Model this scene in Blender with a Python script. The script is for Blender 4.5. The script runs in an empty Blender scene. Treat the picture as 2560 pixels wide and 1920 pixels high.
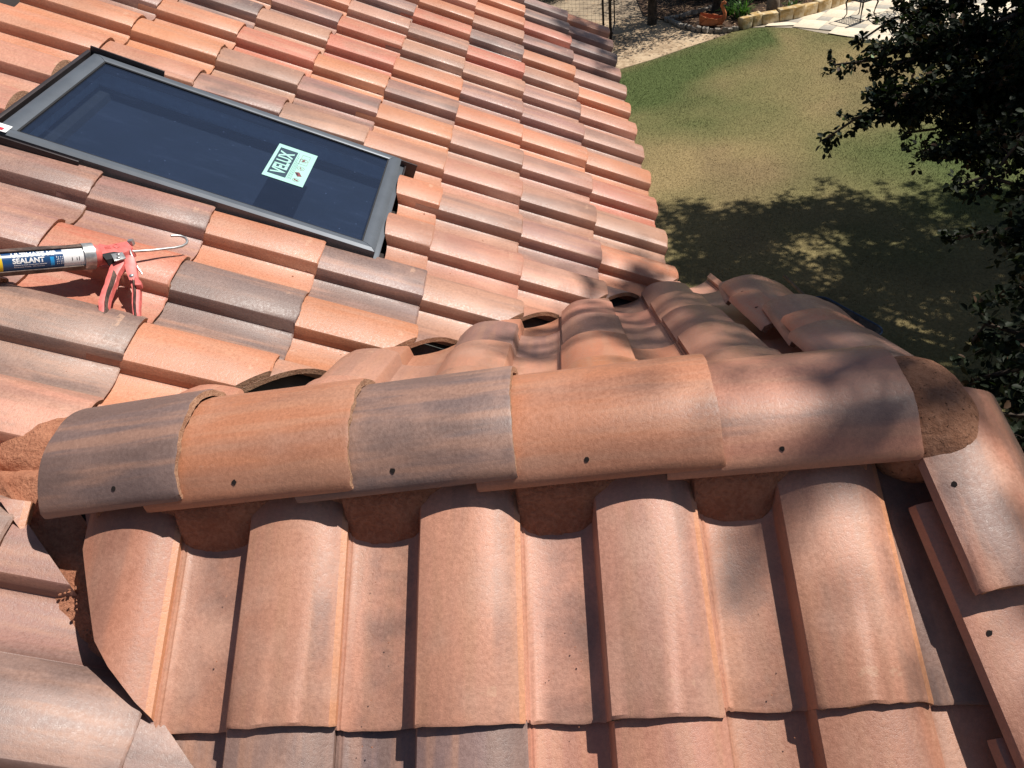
import bpy, bmesh, math, random
import numpy as np
from mathutils import Vector, Matrix

random.seed(7)
rng = np.random.default_rng(11)
S = bpy.context.scene
C = S.collection

# ------------------------------------------------------------------ camera, sky, sun, exposure
cd = bpy.data.cameras.new('camera')
cam = bpy.data.objects.new('camera', cd)
C.objects.link(cam)
R = Vector((0.9943217, 0.0140682, -0.1054819))
U = Vector((0.0725388, 0.6356507, 0.7685612))
B = Vector((0.0778619, -0.7718486, 0.6310208))
m = Matrix((R, U, B)).transposed().to_4x4()
m.translation = Vector((-0.39923, -2.80619, 1.68448))
cam.matrix_world = m
cd.lens = 28.01
cd.sensor_width = 36
cd.clip_start = 0.05
cd.clip_end = 900
S.camera = cam
S.render.resolution_x, S.render.resolution_y = 1024, 768

SUN_EL, SUN_AZ = math.radians(57), math.radians(24)      # azimuth counted from +x towards +y
sun_dir = Vector((math.cos(SUN_EL) * math.cos(SUN_AZ), math.cos(SUN_EL) * math.sin(SUN_AZ), math.sin(SUN_EL)))
W = bpy.data.worlds.new('World')
S.world = W
W.use_nodes = True
wn = W.node_tree
bg = wn.nodes['Background']
sky = wn.nodes.new('ShaderNodeTexSky')
sky.sky_type = 'NISHITA'
sky.sun_disc = False
sky.sun_elevation = SUN_EL
sky.sun_rotation = math.radians(90) - SUN_AZ
wn.links.new(sky.outputs[0], bg.inputs[0])
bg.inputs[1].default_value = 0.05
ld = bpy.data.lights.new('sun', 'SUN')
ld.energy = 5.0
ld.angle = math.radians(0.5)
ld.color = (1.0, 0.95, 0.88)
sun = bpy.data.objects.new('sun', ld)
C.objects.link(sun)
sun.rotation_euler = sun_dir.to_track_quat('Z', 'Y').to_euler()
S.view_settings.view_transform = 'Standard'
S.view_settings.look = 'None'
S.view_settings.gamma = 1
S.view_settings.use_curve_mapping = False
S.view_settings.exposure = 0.3

# ------------------------------------------------------------------ dimensions
PITCH = math.radians(26.197)
CP, SP, TP = math.cos(PITCH), math.sin(PITCH), math.tan(PITCH)
TW, TE, TL, TT = 0.286, 0.3103, 0.385, 0.013     # tile cover width, exposure, length, thickness
LIFT = TT + 0.001
BASE = TT + LIFT + 0.008                           # pan plane above the deck at a butt
RY, RZ = -1.80, 0.7627                             # gable ridge
VN = -3.34                                         # near valley: x + y = VN
VF = 0.25                                          # far valley:  x = y + VF
GZ = -4.2                                          # garden level

# ------------------------------------------------------------------ materials
def newmat(name):
    mt = bpy.data.materials.new(name)
    mt.use_nodes = True
    nt = mt.node_tree
    b = nt.nodes['Principled BSDF']
    return mt, nt, b

def N(nt, t, **kw):
    n = nt.nodes.new(t)
    for k, v in kw.items():
        if k.startswith('i_'):
            n.inputs[k[2:].replace('_', ' ')].default_value = v
        else:
            setattr(n, k, v)
    return n

def math_n(nt, op, a, b=None, clamp=False):
    n = nt.nodes.new('ShaderNodeMath'); n.operation = op; n.use_clamp = clamp
    for i, v in enumerate((a, b)):
        if v is None: continue
        if isinstance(v, (int, float)): n.inputs[i].default_value = v
        else: nt.links.new(v, n.inputs[i])
    return n.outputs[0]

def mixc(nt, fac, a, b, mode='MIX'):
    n = nt.nodes.new('ShaderNodeMix'); n.data_type = 'RGBA'; n.blend_type = mode
    for s, v in ((n.inputs[0], fac), (n.inputs[6], a), (n.inputs[7], b)):
        if isinstance(v, (int, float)): s.default_value = v
        elif isinstance(v, tuple): s.default_value = (*v[:3], 1)
        else: nt.links.new(v, s)
    return n.outputs[2]

def noise(nt, vec, scale, detail=4, rough=0.55):
    n = N(nt, 'ShaderNodeTexNoise'); n.inputs['Scale'].default_value = scale
    n.inputs['Detail'].default_value = detail; n.inputs['Roughness'].default_value = rough
    if vec is not None: nt.links.new(vec, n.inputs['Vector'])
    return n.outputs['Fac']

def ramp(nt, fac, a, b):
    n = N(nt, 'ShaderNodeMapRange'); n.inputs['From Min'].default_value = a; n.inputs['From Max'].default_value = b
    nt.links.new(fac, n.inputs['Value']); n.interpolation_type = 'SMOOTHSTEP'
    return n.outputs[0]

def bump(nt, b, h, strength, dist):
    n = N(nt, 'ShaderNodeBump'); n.inputs['Strength'].default_value = strength; n.inputs['Distance'].default_value = dist
    nt.links.new(h, n.inputs['Height']); nt.links.new(n.outputs[0], b.inputs['Normal'])
    return n

def tile_material():
    mt, nt, b = newmat('concrete_tile')
    L = nt.links
    tc = N(nt, 'ShaderNodeTexCoord'); oi = N(nt, 'ShaderNodeObjectInfo')
    at = N(nt, 'ShaderNodeAttribute'); at.attribute_type = 'OBJECT'; at.attribute_name = 'flash'
    dust = N(nt, 'ShaderNodeAttribute'); dust.attribute_type = 'OBJECT'; dust.attribute_name = 'dust'
    off = N(nt, 'ShaderNodeCombineXYZ')
    r = math_n(nt, 'MULTIPLY', oi.outputs['Random'], 37.0)
    for i in range(3): L.new(r, off.inputs[i])
    add = N(nt, 'ShaderNodeVectorMath', operation='ADD'); L.new(tc.outputs['Object'], add.inputs[0]); L.new(off.outputs[0], add.inputs[1])
    v = add.outputs[0]
    # streaks running down the length of the tile
    mp = N(nt, 'ShaderNodeMapping'); mp.inputs['Scale'].default_value = (13, 1.6, 13); L.new(v, mp.inputs[0])
    s1 = noise(nt, mp.outputs[0], 1.0, 4, 0.55)
    mp2 = N(nt, 'ShaderNodeMapping'); mp2.inputs['Scale'].default_value = (42, 3.5, 30); L.new(v, mp2.inputs[0])
    s2 = noise(nt, mp2.outputs[0], 1.0, 3, 0.5)
    big = noise(nt, v, 9, 3)
    fine = noise(nt, v, 760, 2, 0.8)
    grit = noise(nt, v, 160, 3, 0.6)
    base = oi.outputs['Color']
    # hue drift of the clay-coloured oxide
    pale = mixc(nt, 0.5, base, (0.46, 0.235, 0.145))
    col = mixc(nt, ramp(nt, s2, 0.42, 0.66), base, pale)
    st = ramp(nt, s1, 0.47, 0.62)
    f1 = math_n(nt, 'MULTIPLY', math_n(nt, 'ADD', math_n(nt, 'MULTIPLY', st, 0.62), 0.12), at.outputs['Fac'], True)
    f1 = math_n(nt, 'MULTIPLY', f1, 1.4, True)
    pf = N(nt, 'ShaderNodeAttribute'); pf.attribute_type = 'OBJECT'; pf.attribute_name = 'pan_flash'
    sx0 = N(nt, 'ShaderNodeSeparateXYZ'); L.new(tc.outputs['Object'], sx0.inputs[0])
    def band(a, b, soft):
        lo = N(nt, 'ShaderNodeMapRange'); lo.interpolation_type = 'SMOOTHSTEP'; lo.inputs['From Min'].default_value = a - soft; lo.inputs['From Max'].default_value = a + soft; L.new(sx0.outputs[0], lo.inputs['Value'])
        hi = N(nt, 'ShaderNodeMapRange'); hi.interpolation_type = 'SMOOTHSTEP'; hi.inputs['From Min'].default_value = b - soft; hi.inputs['From Max'].default_value = b + soft; L.new(sx0.outputs[0], hi.inputs['Value'])
        return math_n(nt, 'MULTIPLY', lo.outputs[0], math_n(nt, 'SUBTRACT', 1.0, hi.outputs[0]))
    bands = math_n(nt, 'ADD', band(.030, .125, .022), math_n(nt, 'MULTIPLY', band(.248, .276, .007), .8))
    wob = N(nt, 'ShaderNodeMapRange'); wob.inputs['From Min'].default_value = .3; wob.inputs['From Max'].default_value = .65; L.new(noise(nt, v, 11, 4, .6), wob.inputs['Value'])
    f1 = math_n(nt, 'MAXIMUM', f1, math_n(nt, 'MULTIPLY', math_n(nt, 'MULTIPLY', bands, pf.outputs['Fac']), wob.outputs[0], True))
    col = mixc(nt, f1, col, (0.165, 0.105, 0.088))
    lipm = math_n(nt, 'MULTIPLY', math_n(nt, 'GREATER_THAN', sx0.outputs[0], .281), math_n(nt, 'MINIMUM', math_n(nt, 'MULTIPLY', pf.outputs['Fac'], 2.0), .55))
    col = mixc(nt, lipm, col, (0.62, 0.27, 0.12))  # sunlit edge of the roll put into the lip colour as bright orange
    # pale bloom / dust
    d1 = math_n(nt, 'MULTIPLY', ramp(nt, big, 0.42, 0.75), dust.outputs['Fac'], True)
    col = mixc(nt, d1, col, (0.48, 0.275, 0.20))
    # scuffs
    mp3 = N(nt, 'ShaderNodeMapping'); mp3.inputs['Scale'].default_value = (18, 9, 18); mp3.inputs['Rotation'].default_value = (0, 0, 0.9); L.new(v, mp3.inputs[0])
    sc = ramp(nt, noise(nt, mp3.outputs[0], 1.0, 6, 0.75), 0.66, 0.76)
    col = mixc(nt, math_n(nt, 'MULTIPLY', sc, 0.4), col, (0.55, 0.38, 0.29))
    # grain
    g = N(nt, 'ShaderNodeMapRange'); g.inputs['From Min'].default_value = 0.25; g.inputs['From Max'].default_value = 0.75
    g.inputs['To Min'].default_value = 0.86; g.inputs['To Max'].default_value = 1.14
    L.new(fine, g.inputs['Value'])
    gg = N(nt, 'ShaderNodeMapRange'); gg.inputs['From Min'].default_value = 0.3; gg.inputs['From Max'].default_value = 0.7
    gg.inputs['To Min'].default_value = 0.88; gg.inputs['To Max'].default_value = 1.10
    L.new(grit, gg.inputs['Value'])
    vm = N(nt, 'ShaderNodeVectorMath', operation='SCALE'); L.new(col, vm.inputs[0]); L.new(math_n(nt, 'MULTIPLY', g.outputs[0], gg.outputs[0]), vm.inputs['Scale'])
    # pale rubbed patches near the exposed end, and grime that crosses several tiles
    sx = N(nt, 'ShaderNodeSeparateXYZ'); L.new(tc.outputs['Object'], sx.inputs[0])
    cmpn = N(nt, 'ShaderNodeMath', operation='COMPARE'); L.new(sx.outputs[1], cmpn.inputs[0]); cmpn.inputs[1].default_value = .043; cmpn.inputs[2].default_value = .007
    cmx = N(nt, 'ShaderNodeMath', operation='COMPARE'); L.new(sx.outputs[0], cmx.inputs[0]); cmx.inputs[1].default_value = .215; cmx.inputs[2].default_value = .035
    rub = math_n(nt, 'MULTIPLY', math_n(nt, 'MULTIPLY', cmpn.outputs[0], cmx.outputs[0]), ramp(nt, noise(nt, v, 24, 5, .8), .52, .62))
    col2 = mixc(nt, math_n(nt, 'MULTIPLY', rub, .45), vm.outputs[0], (0.58, 0.36, 0.24))
    geo = N(nt, 'ShaderNodeNewGeometry')
    wn_ = noise(nt, geo.outputs['Position'], 2.3, 5, .6)
    wr_ = N(nt, 'ShaderNodeMapRange'); wr_.inputs['From Min'].default_value = .3; wr_.inputs['From Max'].default_value = .7; wr_.inputs['To Min'].default_value = .84; wr_.inputs['To Max'].default_value = 1.12
    L.new(wn_, wr_.inputs['Value'])
    vm2 = N(nt, 'ShaderNodeVectorMath', operation='SCALE'); L.new(col2, vm2.inputs[0]); L.new(wr_.outputs[0], vm2.inputs['Scale'])
    L.new(vm2.outputs[0], b.inputs['Base Color'])
    rr = N(nt, 'ShaderNodeMapRange'); rr.inputs['From Min'].default_value = 0.3; rr.inputs['From Max'].default_value = 0.7
    rr.inputs['To Min'].default_value = 0.32; rr.inputs['To Max'].default_value = 0.58
    L.new(grit, rr.inputs['Value']); L.new(rr.outputs[0], b.inputs['Roughness'])
    b.inputs['Specular IOR Level'].default_value = 0.6
    hh = math_n(nt, 'ADD', math_n(nt, 'MULTIPLY', fine, 0.6), math_n(nt, 'MULTIPLY', grit, 0.8))
    bump(nt, b, hh, 0.6, 0.0011)
    return mt

def rough_material(name, c1, c2, scale=60, b_str=0.7, b_dist=0.006, rough=0.95, pits=None, spec=0.2):
    mt, nt, b = newmat(name)
    tc = N(nt, 'ShaderNodeTexCoord')
    n1 = noise(nt, tc.outputs['Object'], scale, 6, 0.65)
    n2 = noise(nt, tc.outputs['Object'], scale * 0.15, 3)
    col = mixc(nt, ramp(nt, math_n(nt, 'ADD', math_n(nt, 'MULTIPLY', n1, .6), math_n(nt, 'MULTIPLY', n2, .4)), 0.38, 0.62), c1, c2)
    h = n1
    if pits:
        pn = noise(nt, tc.outputs['Object'], 135, 3, .7)
        p = math_n(nt, 'SUBTRACT', 1.0, ramp(nt, pn, .62, .70))
        col = mixc(nt, p, tuple(x * 0.25 for x in c1), col)
        h = math_n(nt, 'ADD', n1, math_n(nt, 'MULTIPLY', p, 1.0))
    nt.links.new(col, b.inputs['Base Color'])
    b.inputs['Roughness'].default_value = rough
    b.inputs['Specular IOR Level'].default_value = spec
    bump(nt, b, h, b_str, b_dist)
    return mt

def plain(name, col, rough=0.6, metal=0.0, var=0.12, scale=30, spec=0.4, bumps=0.0):
    mt, nt, b = newmat(name)
    tc = N(nt, 'ShaderNodeTexCoord')
    n1 = noise(nt, tc.outputs['Object'], scale, 5, 0.6)
    c = mixc(nt, ramp(nt, n1, 0.3, 0.7), tuple(x * (1 - var) for x in col), tuple(min(1, x * (1 + var)) for x in col))
    nt.links.new(c, b.inputs['Base Color'])
    b.inputs['Roughness'].default_value = rough
    b.inputs['Metallic'].default_value = metal
    b.inputs['Specular IOR Level'].default_value = spec
    if bumps: bump(nt, b, n1, bumps, 0.004)
    return mt

M_tile = tile_material()
M_butt = rough_material('broken_concrete_edge', (0.30, 0.155, 0.095), (0.42, 0.25, 0.16), 180, 1.0, 0.004)
M_hole = plain('nail_hole_shade', (0.01, 0.006, 0.005), 1.0)
M_mortar = rough_material('red_mortar', (0.31, 0.125, 0.072), (0.44, 0.195, 0.115), 140, 1.0, 0.006, pits=None)
M_mortar2 = rough_material('pitted_mortar', (0.27, 0.125, 0.072), (0.36, 0.18, 0.11), 110, 1.0, 0.005, pits='noise')
M_deck = plain('roof_underlay', (0.03, 0.022, 0.02), 0.95)
M_flash = plain('weathered_flashing', (0.16, 0.17, 0.16), 0.5, 0.3, 0.25, 14)
M_frame = plain('grey_skylight_paint', (0.125, 0.14, 0.16), 0.38, 0.35, 0.10, 8)
M_frame_d = plain('dark_flashing_metal', (0.045, 0.035, 0.035), 0.45, 0.3)
M_gasket = plain('rubber_gasket', (0.012, 0.012, 0.014), 0.7)
M_wall = rough_material('stucco_wall', (0.42, 0.33, 0.24), (0.48, 0.38, 0.28), 50)
M_fascia = plain('brown_fascia', (0.10, 0.06, 0.04), 0.6)
M_white = plain('white_label', (0.75, 0.75, 0.75), 0.45, 0, 0.03)
M_black = plain('black_print', (0.015, 0.015, 0.018), 0.5)

# ------------------------------------------------------------------ helpers
WM = {}            # world matrices of things and parts
LOCAL = set()      # things whose parts are modelled in the thing's own space
def put(name, me, parent=None, mats=(), mw=None):
    o = bpy.data.objects.new(name, me)
    C.objects.link(o)
    if mw is None: mw = WM[parent.name] if parent is not None and parent.name in LOCAL else Matrix.Identity(4)
    WM[o.name] = mw.copy()
    for mt in mats:
        if mt is not None and mt.name not in [x.name for x in me.materials if x]: me.materials.append(mt)
    if parent is not None:
        o.parent = parent
        o.matrix_parent_inverse = WM[parent.name].inverted()
    o.matrix_basis = mw
    return o

def bm_mesh(bm, name, smooth_angle=35, recalc=True):
    if recalc: bmesh.ops.recalc_face_normals(bm, faces=bm.faces[:])
    a = math.radians(smooth_angle)
    for f in bm.faces: f.smooth = True
    for e in bm.edges:
        if len(e.link_faces) == 2:
            e.smooth = e.calc_face_angle(0) < a
        else:
            e.smooth = False
    me = bpy.data.meshes.new(name)
    bm.to_mesh(me); bm.free()
    return me

def tag(o, label=None, cat=None, group=None, kind=None):
    if label: o['label'] = label
    if cat: o['category'] = cat
    if group: o['group'] = group
    if kind: o['kind'] = kind
    return o

def empty(name, loc=(0, 0, 0), rz=0, parent=None):
    o = bpy.data.objects.new(name, None)
    o.empty_display_size = 0.1
    C.objects.link(o); o.location = loc; o.rotation_euler = (0, 0, rz)
    WM[o.name] = Matrix.Translation(loc) @ Matrix.Rotation(rz, 4, 'Z')
    if parent:
        o.parent = parent; o.matrix_parent_inverse = WM[parent.name].inverted()
    return o

def box(bm, c, s, mi=0, M=None, bev=0.0):
    r = bmesh.ops.create_cube(bm, size=1)
    vs = r['verts']
    for v in vs:
        v.co = Vector((v.co.x * s[0] + c[0], v.co.y * s[1] + c[1], v.co.z * s[2] + c[2]))
    fs = list({f for v in vs for f in v.link_faces})
    if bev:
        es = list({e for f in fs for e in f.edges})
        rb = bmesh.ops.bevel(bm, geom=es, offset=bev, segments=2, affect='EDGES', profile=0.5)
        fs = list({f for f in rb['faces']} | {f for f in fs if f.is_valid})
        vs = list({v for f in fs for v in f.verts})
    for f in fs: f.material_index = mi
    if M is not None:
        for v in vs: v.co = M @ v.co
    return vs

def tube(bm, pts, rad, seg=8, mi=0, cap=True):
    pts = [Vector(p) for p in pts]
    rads = rad if isinstance(rad, (list, tuple)) else [rad] * len(pts)
    rings = []
    up = Vector((0, 0, 1)); prev = None
    for i, p in enumerate(pts):
        t = (pts[min(i + 1, len(pts) - 1)] - pts[max(i - 1, 0)]).normalized()
        if prev is None:
            a = t.cross(up)
            if a.length < 0.1: a = t.cross(Vector((1, 0, 0)))
        else:
            a = prev - t * prev.dot(t)
        a.normalize(); prev = a; b_ = t.cross(a)
        rings.append([bm.verts.new(p + (a * math.cos(q) + b_ * math.sin(q)) * rads[i]) for q in [2 * math.pi * k / seg for k in range(seg)]])
    fs = []
    for r0, r1 in zip(rings, rings[1:]):
        for k in range(seg):
            fs.append(bm.faces.new((r0[k], r0[(k + 1) % seg], r1[(k + 1) % seg], r1[k])))
    if cap:
        fs.append(bm.faces.new(rings[0][::-1])); fs.append(bm.faces.new(rings[-1]))
    for f in fs: f.material_index = mi
    return rings

def prism(bm, poly, thick, mi=0, M=None):
    """extrude a flat polygon (x,y list) by thick along z"""
    a = [bm.verts.new((p[0], p[1], -thick / 2)) for p in poly]
    b_ = [bm.verts.new((p[0], p[1], thick / 2)) for p in poly]
    fs = [bm.faces.new(a[::-1]), bm.faces.new(b_)]
    n = len(poly)
    for i in range(n): fs.append(bm.faces.new((a[i], a[(i + 1) % n], b_[(i + 1) % n], b_[i])))
    for f in fs: f.material_index = mi
    if M is not None:
        for v in a + b_: v.co = M @ v.co

def lathe(bm, prof, seg=20, mi=0, c=(0, 0, 0)):
    rings = []
    for r, z in prof:
        rings.append([bm.verts.new((c[0] + r * math.cos(2 * math.pi * k / seg), c[1] + r * math.sin(2 * math.pi * k / seg), c[2] + z)) for k in range(seg)])
    for r0, r1 in zip(rings, rings[1:]):
        for k in range(seg):
            f = bm.faces.new((r0[k], r0[(k + 1) % seg], r1[(k + 1) % seg], r1[k])); f.material_index = mi
    f = bm.faces.new(rings[0][::-1]); f.material_index = mi
    f = bm.faces.new(rings[-1]); f.material_index = mi

def text_polys(body, size, extrude=0.0, weight=0.0, shear=0.0, align='LEFT'):
    cu = bpy.data.curves.new('text', 'FONT')
    cu.body = body; cu.size = size; cu.extrude = extrude; cu.offset = weight; cu.align_x = align; cu.resolution_u = 3
    cu.shear = shear
    o = bpy.data.objects.new('text', cu)
    C.objects.link(o)
    dg = bpy.context.evaluated_depsgraph_get()
    me = bpy.data.meshes.new_from_object(o.evaluated_get(dg))
    bpy.data.objects.remove(o); bpy.data.curves.remove(cu)
    return me

def frame_mat(xa, ya, za, org):
    mm = Matrix((Vector(xa), Vector(ya), Vector(za))).transposed().to_4x4()
    mm.translation = Vector(org)
    return mm

# slope frames: X across (to the right looking upslope), Y upslope, Z normal
def F_main(s, v, h=0.0):   # h measured vertically from the pan plane
    return frame_mat((0, 1, 0), (-CP, 0, SP), (SP, 0, CP), (-v * CP, s, v * SP + h))
def F_near(s, d, h=0.0):   # d = distance downslope from ridge line
    return frame_mat((1, 0, 0), (0, CP, SP), (0, -SP, CP), (s, RY - d * CP, RZ - d * SP + h))
def F_far(s, d, h=0.0):
    return frame_mat((-1, 0, 0), (0, -CP, SP), (0, SP, CP), (s, RY + d * CP, RZ - d * SP + h))

# ------------------------------------------------------------------ roof tile mesh
KINK = 0.008
KEY = [(0.000, .0135), (0.005, .014), (0.007, .0105), (0.010, .011), (0.013, .008), (0.020, .0055), (0.040, .001), (0.065, -.0005), (0.09, .001), (0.108, .004), (0.1195, .0068),
       (0.1210, .008), (0.1262, .0372), (0.1290, .0412), (0.140, .0452), (0.154, .0492), (0.168, .0524), (0.184, .0550), (0.202, .0566), (0.220, .0563), (0.236, .0542), (0.250, .0505),
       (0.263, .0448), (0.274, .0376), (0.282, .0312), (0.2895, .0260)]
def tile_bm(seed, length=TL, rough=1.0, nv=3):
    rr = random.Random(seed)
    top = [Vector((s, z)) for s, z in KEY]
    n = len(top)
    nrm = []
    for i in range(n):
        t = (top[min(i + 1, n - 1)] - top[max(i - 1, 0)]).normalized()
        nrm.append(Vector((-t.y, t.x)))
    bot = []
    for i in range(n):
        q = top[i] - nrm[i] * TT
        if i < 5: q = Vector((top[i].x, top[5].y - TT + 0.004))
        if i == n - 1: q = Vector((top[i].x - 0.001, top[i].y - TT))
        bot.append(q)
    bm = bmesh.new()
    def jag():
        return rr.uniform(-1, 1)
    j = 0; jt = []
    for i in range(n):
        j = 0.6 * j + 0.4 * jag(); jt.append(j)
    rows = []
    vs = [0.0, 0.004] + [length * k / (nv - 1) for k in range(1, nv)]
    for vi, v in enumerate(vs):
        tr, br = [], []
        for i in range(n):
            if vi == 0:
                off = jt[i] * 0.0035 * rough
                tz = -0.0022 - abs(jag()) * 0.0012 * rough
                tr.append(bm.verts.new((top[i].x, off, top[i].y + tz)))
                br.append(bm.verts.new((bot[i].x, off + jag() * 0.002 * rough + 0.0015, bot[i].y + 0.0015)))
            elif vi == 1:
                tr.append(bm.verts.new((top[i].x, v + jt[i] * 0.003 * rough + abs(jag()) * 0.0012 * rough, top[i].y)))
                br.append(bm.verts.new((bot[i].x, v + 0.001, bot[i].y)))
            else:
                tr.append(bm.verts.new((top[i].x, v, top[i].y)))
                br.append(bm.verts.new((bot[i].x, v, bot[i].y)))
        rows.append((tr, br))
    for k, ((t0, b0), (t1, b1)) in enumerate(zip(rows, rows[1:])):
        for i in range(n - 1):
            f = bm.faces.new((t0[i], t0[i + 1], t1[i + 1], t1[i]))
            f.material_index = 1 if (k == 0 and False) else 0
            bm.faces.new((b0[i + 1], b0[i], b1[i], b1[i + 1]))
        bm.faces.new((t0[0], t1[0], b1[0], b0[0]))
        bm.faces.new((t0[-1], b0[-1], b1[-1], t1[-1]))
    t0, b0 = rows[0]; t1, b1 = rows[-1]
    for i in range(n - 1):
        f = bm.faces.new((t0[i + 1], t0[i], b0[i], b0[i + 1])); f.material_index = 1
        f = bm.faces.new((t1[i], t1[i + 1], b1[i + 1], b1[i])); f.material_index = 1
    return bm

tilt = Matrix.Rotation(-math.atan(LIFT / TE), 4, 'X')
variants = []
for k in range(6):
    bm = tile_bm(100 + k, rough=1.0 + 0.35 * (k % 3))
    variants.append(bm_mesh(bm, 'roof_tile', 33))
for me in variants:
    me.materials.append(M_tile); me.materials.append(M_butt)

def cut(bm, co, no):
    """remove the side the normal points to, cap the cut"""
    r = bmesh.ops.bisect_plane(bm, geom=bm.verts[:] + bm.edges[:] + bm.faces[:], plane_co=co, plane_no=no, clear_outer=True, dist=1e-5)
    es = [g for g in r['geom_cut'] if isinstance(g, bmesh.types.BMEdge)]
    # bridge the open section in strips to avoid a concave n-gon
    if es:
        rf = bmesh.ops.triangle_fill(bm, use_beauty=True, use_dissolve=False, edges=es)
        for g in rf['geom']:
            if isinstance(g, bmesh.types.BMFace): g.material_index = 1
    return bm

PAL = {'O': ((0.49, 0.195, 0.100), 0.12, 0.25), 'R': ((0.46, 0.155, 0.092), 0.18, 0.28), 'S': ((0.44, 0.190, 0.120), 0.28, 0.40),
       'T': ((0.40, 0.205, 0.138), 0.50, 0.40), 'M': ((0.32, 0.158, 0.122), 0.72, 0.30), 'G': ((0.260, 0.165, 0.138), 0.95, 0.35),
       'D': ((0.175, 0.118, 0.106), 1.10, 0.15), 'K': ((0.50, 0.235, 0.152), 0.42, 0.60)}
def paint(o, code, rr):
    c, fl, du = PAL[code]
    k = rr.uniform(0.92, 1.10)
    o.color = (c[0] * k * rr.uniform(.96, 1.04), c[1] * k, c[2] * k * rr.uniform(.94, 1.08), 1)
    o['flash'] = fl * rr.uniform(0.8, 1.15)
    o['dust'] = du * rr.uniform(0.7, 1.3)

def rand_code(rr):
    return rr.choices('ORSTMGK', (4, 3, 4, 3, 4, 2.5, 3))[0]

def place_tile(parent, frame, code, rr, cuts=None, seed=0, skewscale=1.0, own=False, regions=None):
    mw = frame @ Matrix.Translation((rr.uniform(-.0018, .0018), rr.uniform(-.005, .005), rr.uniform(0, .0015))) @ tilt @ Matrix.Rotation(rr.uniform(-.007, .007), 4, 'Z')
    if cuts is None and regions is None:
        o = put('roof_tile', variants[seed % len(variants)], parent, (), mw)
    else:
        inv = mw.inverted()
        def apply(bm, cs):
            for co, no in cs:
                co2 = inv @ Vector(co); no2 = (inv.to_3x3() @ Vector(no)).normalized()
                cut(bm, co2, no2)
            return bm
        if regions is not None:
            tot = bmesh.new()
            for cs in regions:
                b2 = apply(tile_bm(100 + seed % 6, rough=1.3), cs)
                if len(b2.faces) > 4:
                    me_t = bpy.data.meshes.new('t'); b2.to_mesh(me_t); tot.from_mesh(me_t); bpy.data.meshes.remove(me_t)
                b2.free()
            bm = tot
        else:
            bm = apply(tile_bm(100 + seed % 6, rough=1.3), cuts)
        if len(bm.faces) < 6:
            bm.free(); return None
        me = bm_mesh(bm, 'roof_tile', 33, recalc=False)
        me.materials.append(M_tile); me.materials.append(M_butt)
        o = put('roof_tile', me, parent, (), mw)
    paint(o, code, rr)
    return o

# ------------------------------------------------------------------ the house
house = empty('house', (-2.5, -1.5, GZ))
tag(house, 'house with red clay coloured S tile roof, small gable in front and skylight', 'house')

def quad_mesh(name, vs, thick=0.0):
    bm = bmesh.new()
    a = [bm.verts.new(v) for v in vs]
    f = bm.faces.new(a)
    if thick:
        r = bmesh.ops.extrude_face_region(bm, geom=[f])
        for g in r['geom']:
            if isinstance(g, bmesh.types.BMVert): g.co.z -= thick
    return bm_mesh(bm, name, 20)

hb = -BASE / CP - 0.001
SKX0, SKX1, SKY0, SKY1 = -1.935, -0.985, -0.735, -0.075     # skylight outline in plan
# main deck as four pieces round the skylight opening
bm = bmesh.new()
def deck_piece(x0, x1, y0, y1):
    vs = [Vector((x0, y0, -x0 * TP + hb)), Vector((x1, y0, -x1 * TP + hb)), Vector((x1, y1, -x1 * TP + hb)), Vector((x0, y1, -x0 * TP + hb))]
    lo = [v - Vector((0, 0, 0.03)) for v in vs]
    A = [bm.verts.new(v) for v in vs]; Bv = [bm.verts.new(v) for v in lo]
    bm.faces.new(A); bm.faces.new(Bv[::-1])
    for i in range(4): bm.faces.new((A[i], Bv[i], Bv[(i + 1) % 4], A[(i + 1) % 4]))
deck_piece(-4.6, SKX0 + .05, -6, 3.12); deck_piece(SKX1 - .05, -0.03, -6, 3.12)
deck_piece(SKX0 + .05, SKX1 - .05, -6, SKY0 + .05); deck_piece(SKX0 + .05, SKX1 - .05, SKY1 - .05, 3.12)
main_roof = put('main_roof', bm_mesh(bm, 'main_roof', 20), house, (M_deck,), Matrix.Identity(4))

# gable deck
bm = bmesh.new()
GX = 0.215
zz = RZ + hb
for sgn in (1, -1):
    # from ridge down to z of main eave, following the valley on plan
    dl = 1.55
    yb = RY + sgn * dl
    zb = RZ - dl * TP + hb
    if sgn > 0: xr, xb = RY + VF + 0.02, yb + VF + 0.02
    else: xr, xb = VN - RY + 0.02, VN - yb + 0.02
    vs = [Vector((xr, RY, zz)), Vector((GX, RY, zz)), Vector((GX, yb, zb)), Vector((xb, yb, zb))]
    lo = [v - Vector((0, 0, 0.03)) for v in vs]
    A = [bm.verts.new(v) for v in vs]; Bv = [bm.verts.new(v) for v in lo]
    bm.faces.new(A); bm.faces.new(Bv[::-1])
    for i in range(4): bm.faces.new((A[i], Bv[i], Bv[(i + 1) % 4], A[(i + 1) % 4]))
gable_roof = put('gable_roof', bm_mesh(bm, 'gable_roof', 20), house, (M_deck,), Matrix.Identity(4))

# walls
bm = bmesh.new()
box(bm, (-2.6, -1.45, (GZ - .16) / 2 - .02), (4.2, 8.9, -GZ - .22))
wall = put('wall', bm_mesh(bm, 'wall', 20), house, (M_wall,), Matrix.Identity(4))
bm = bmesh.new()
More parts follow.
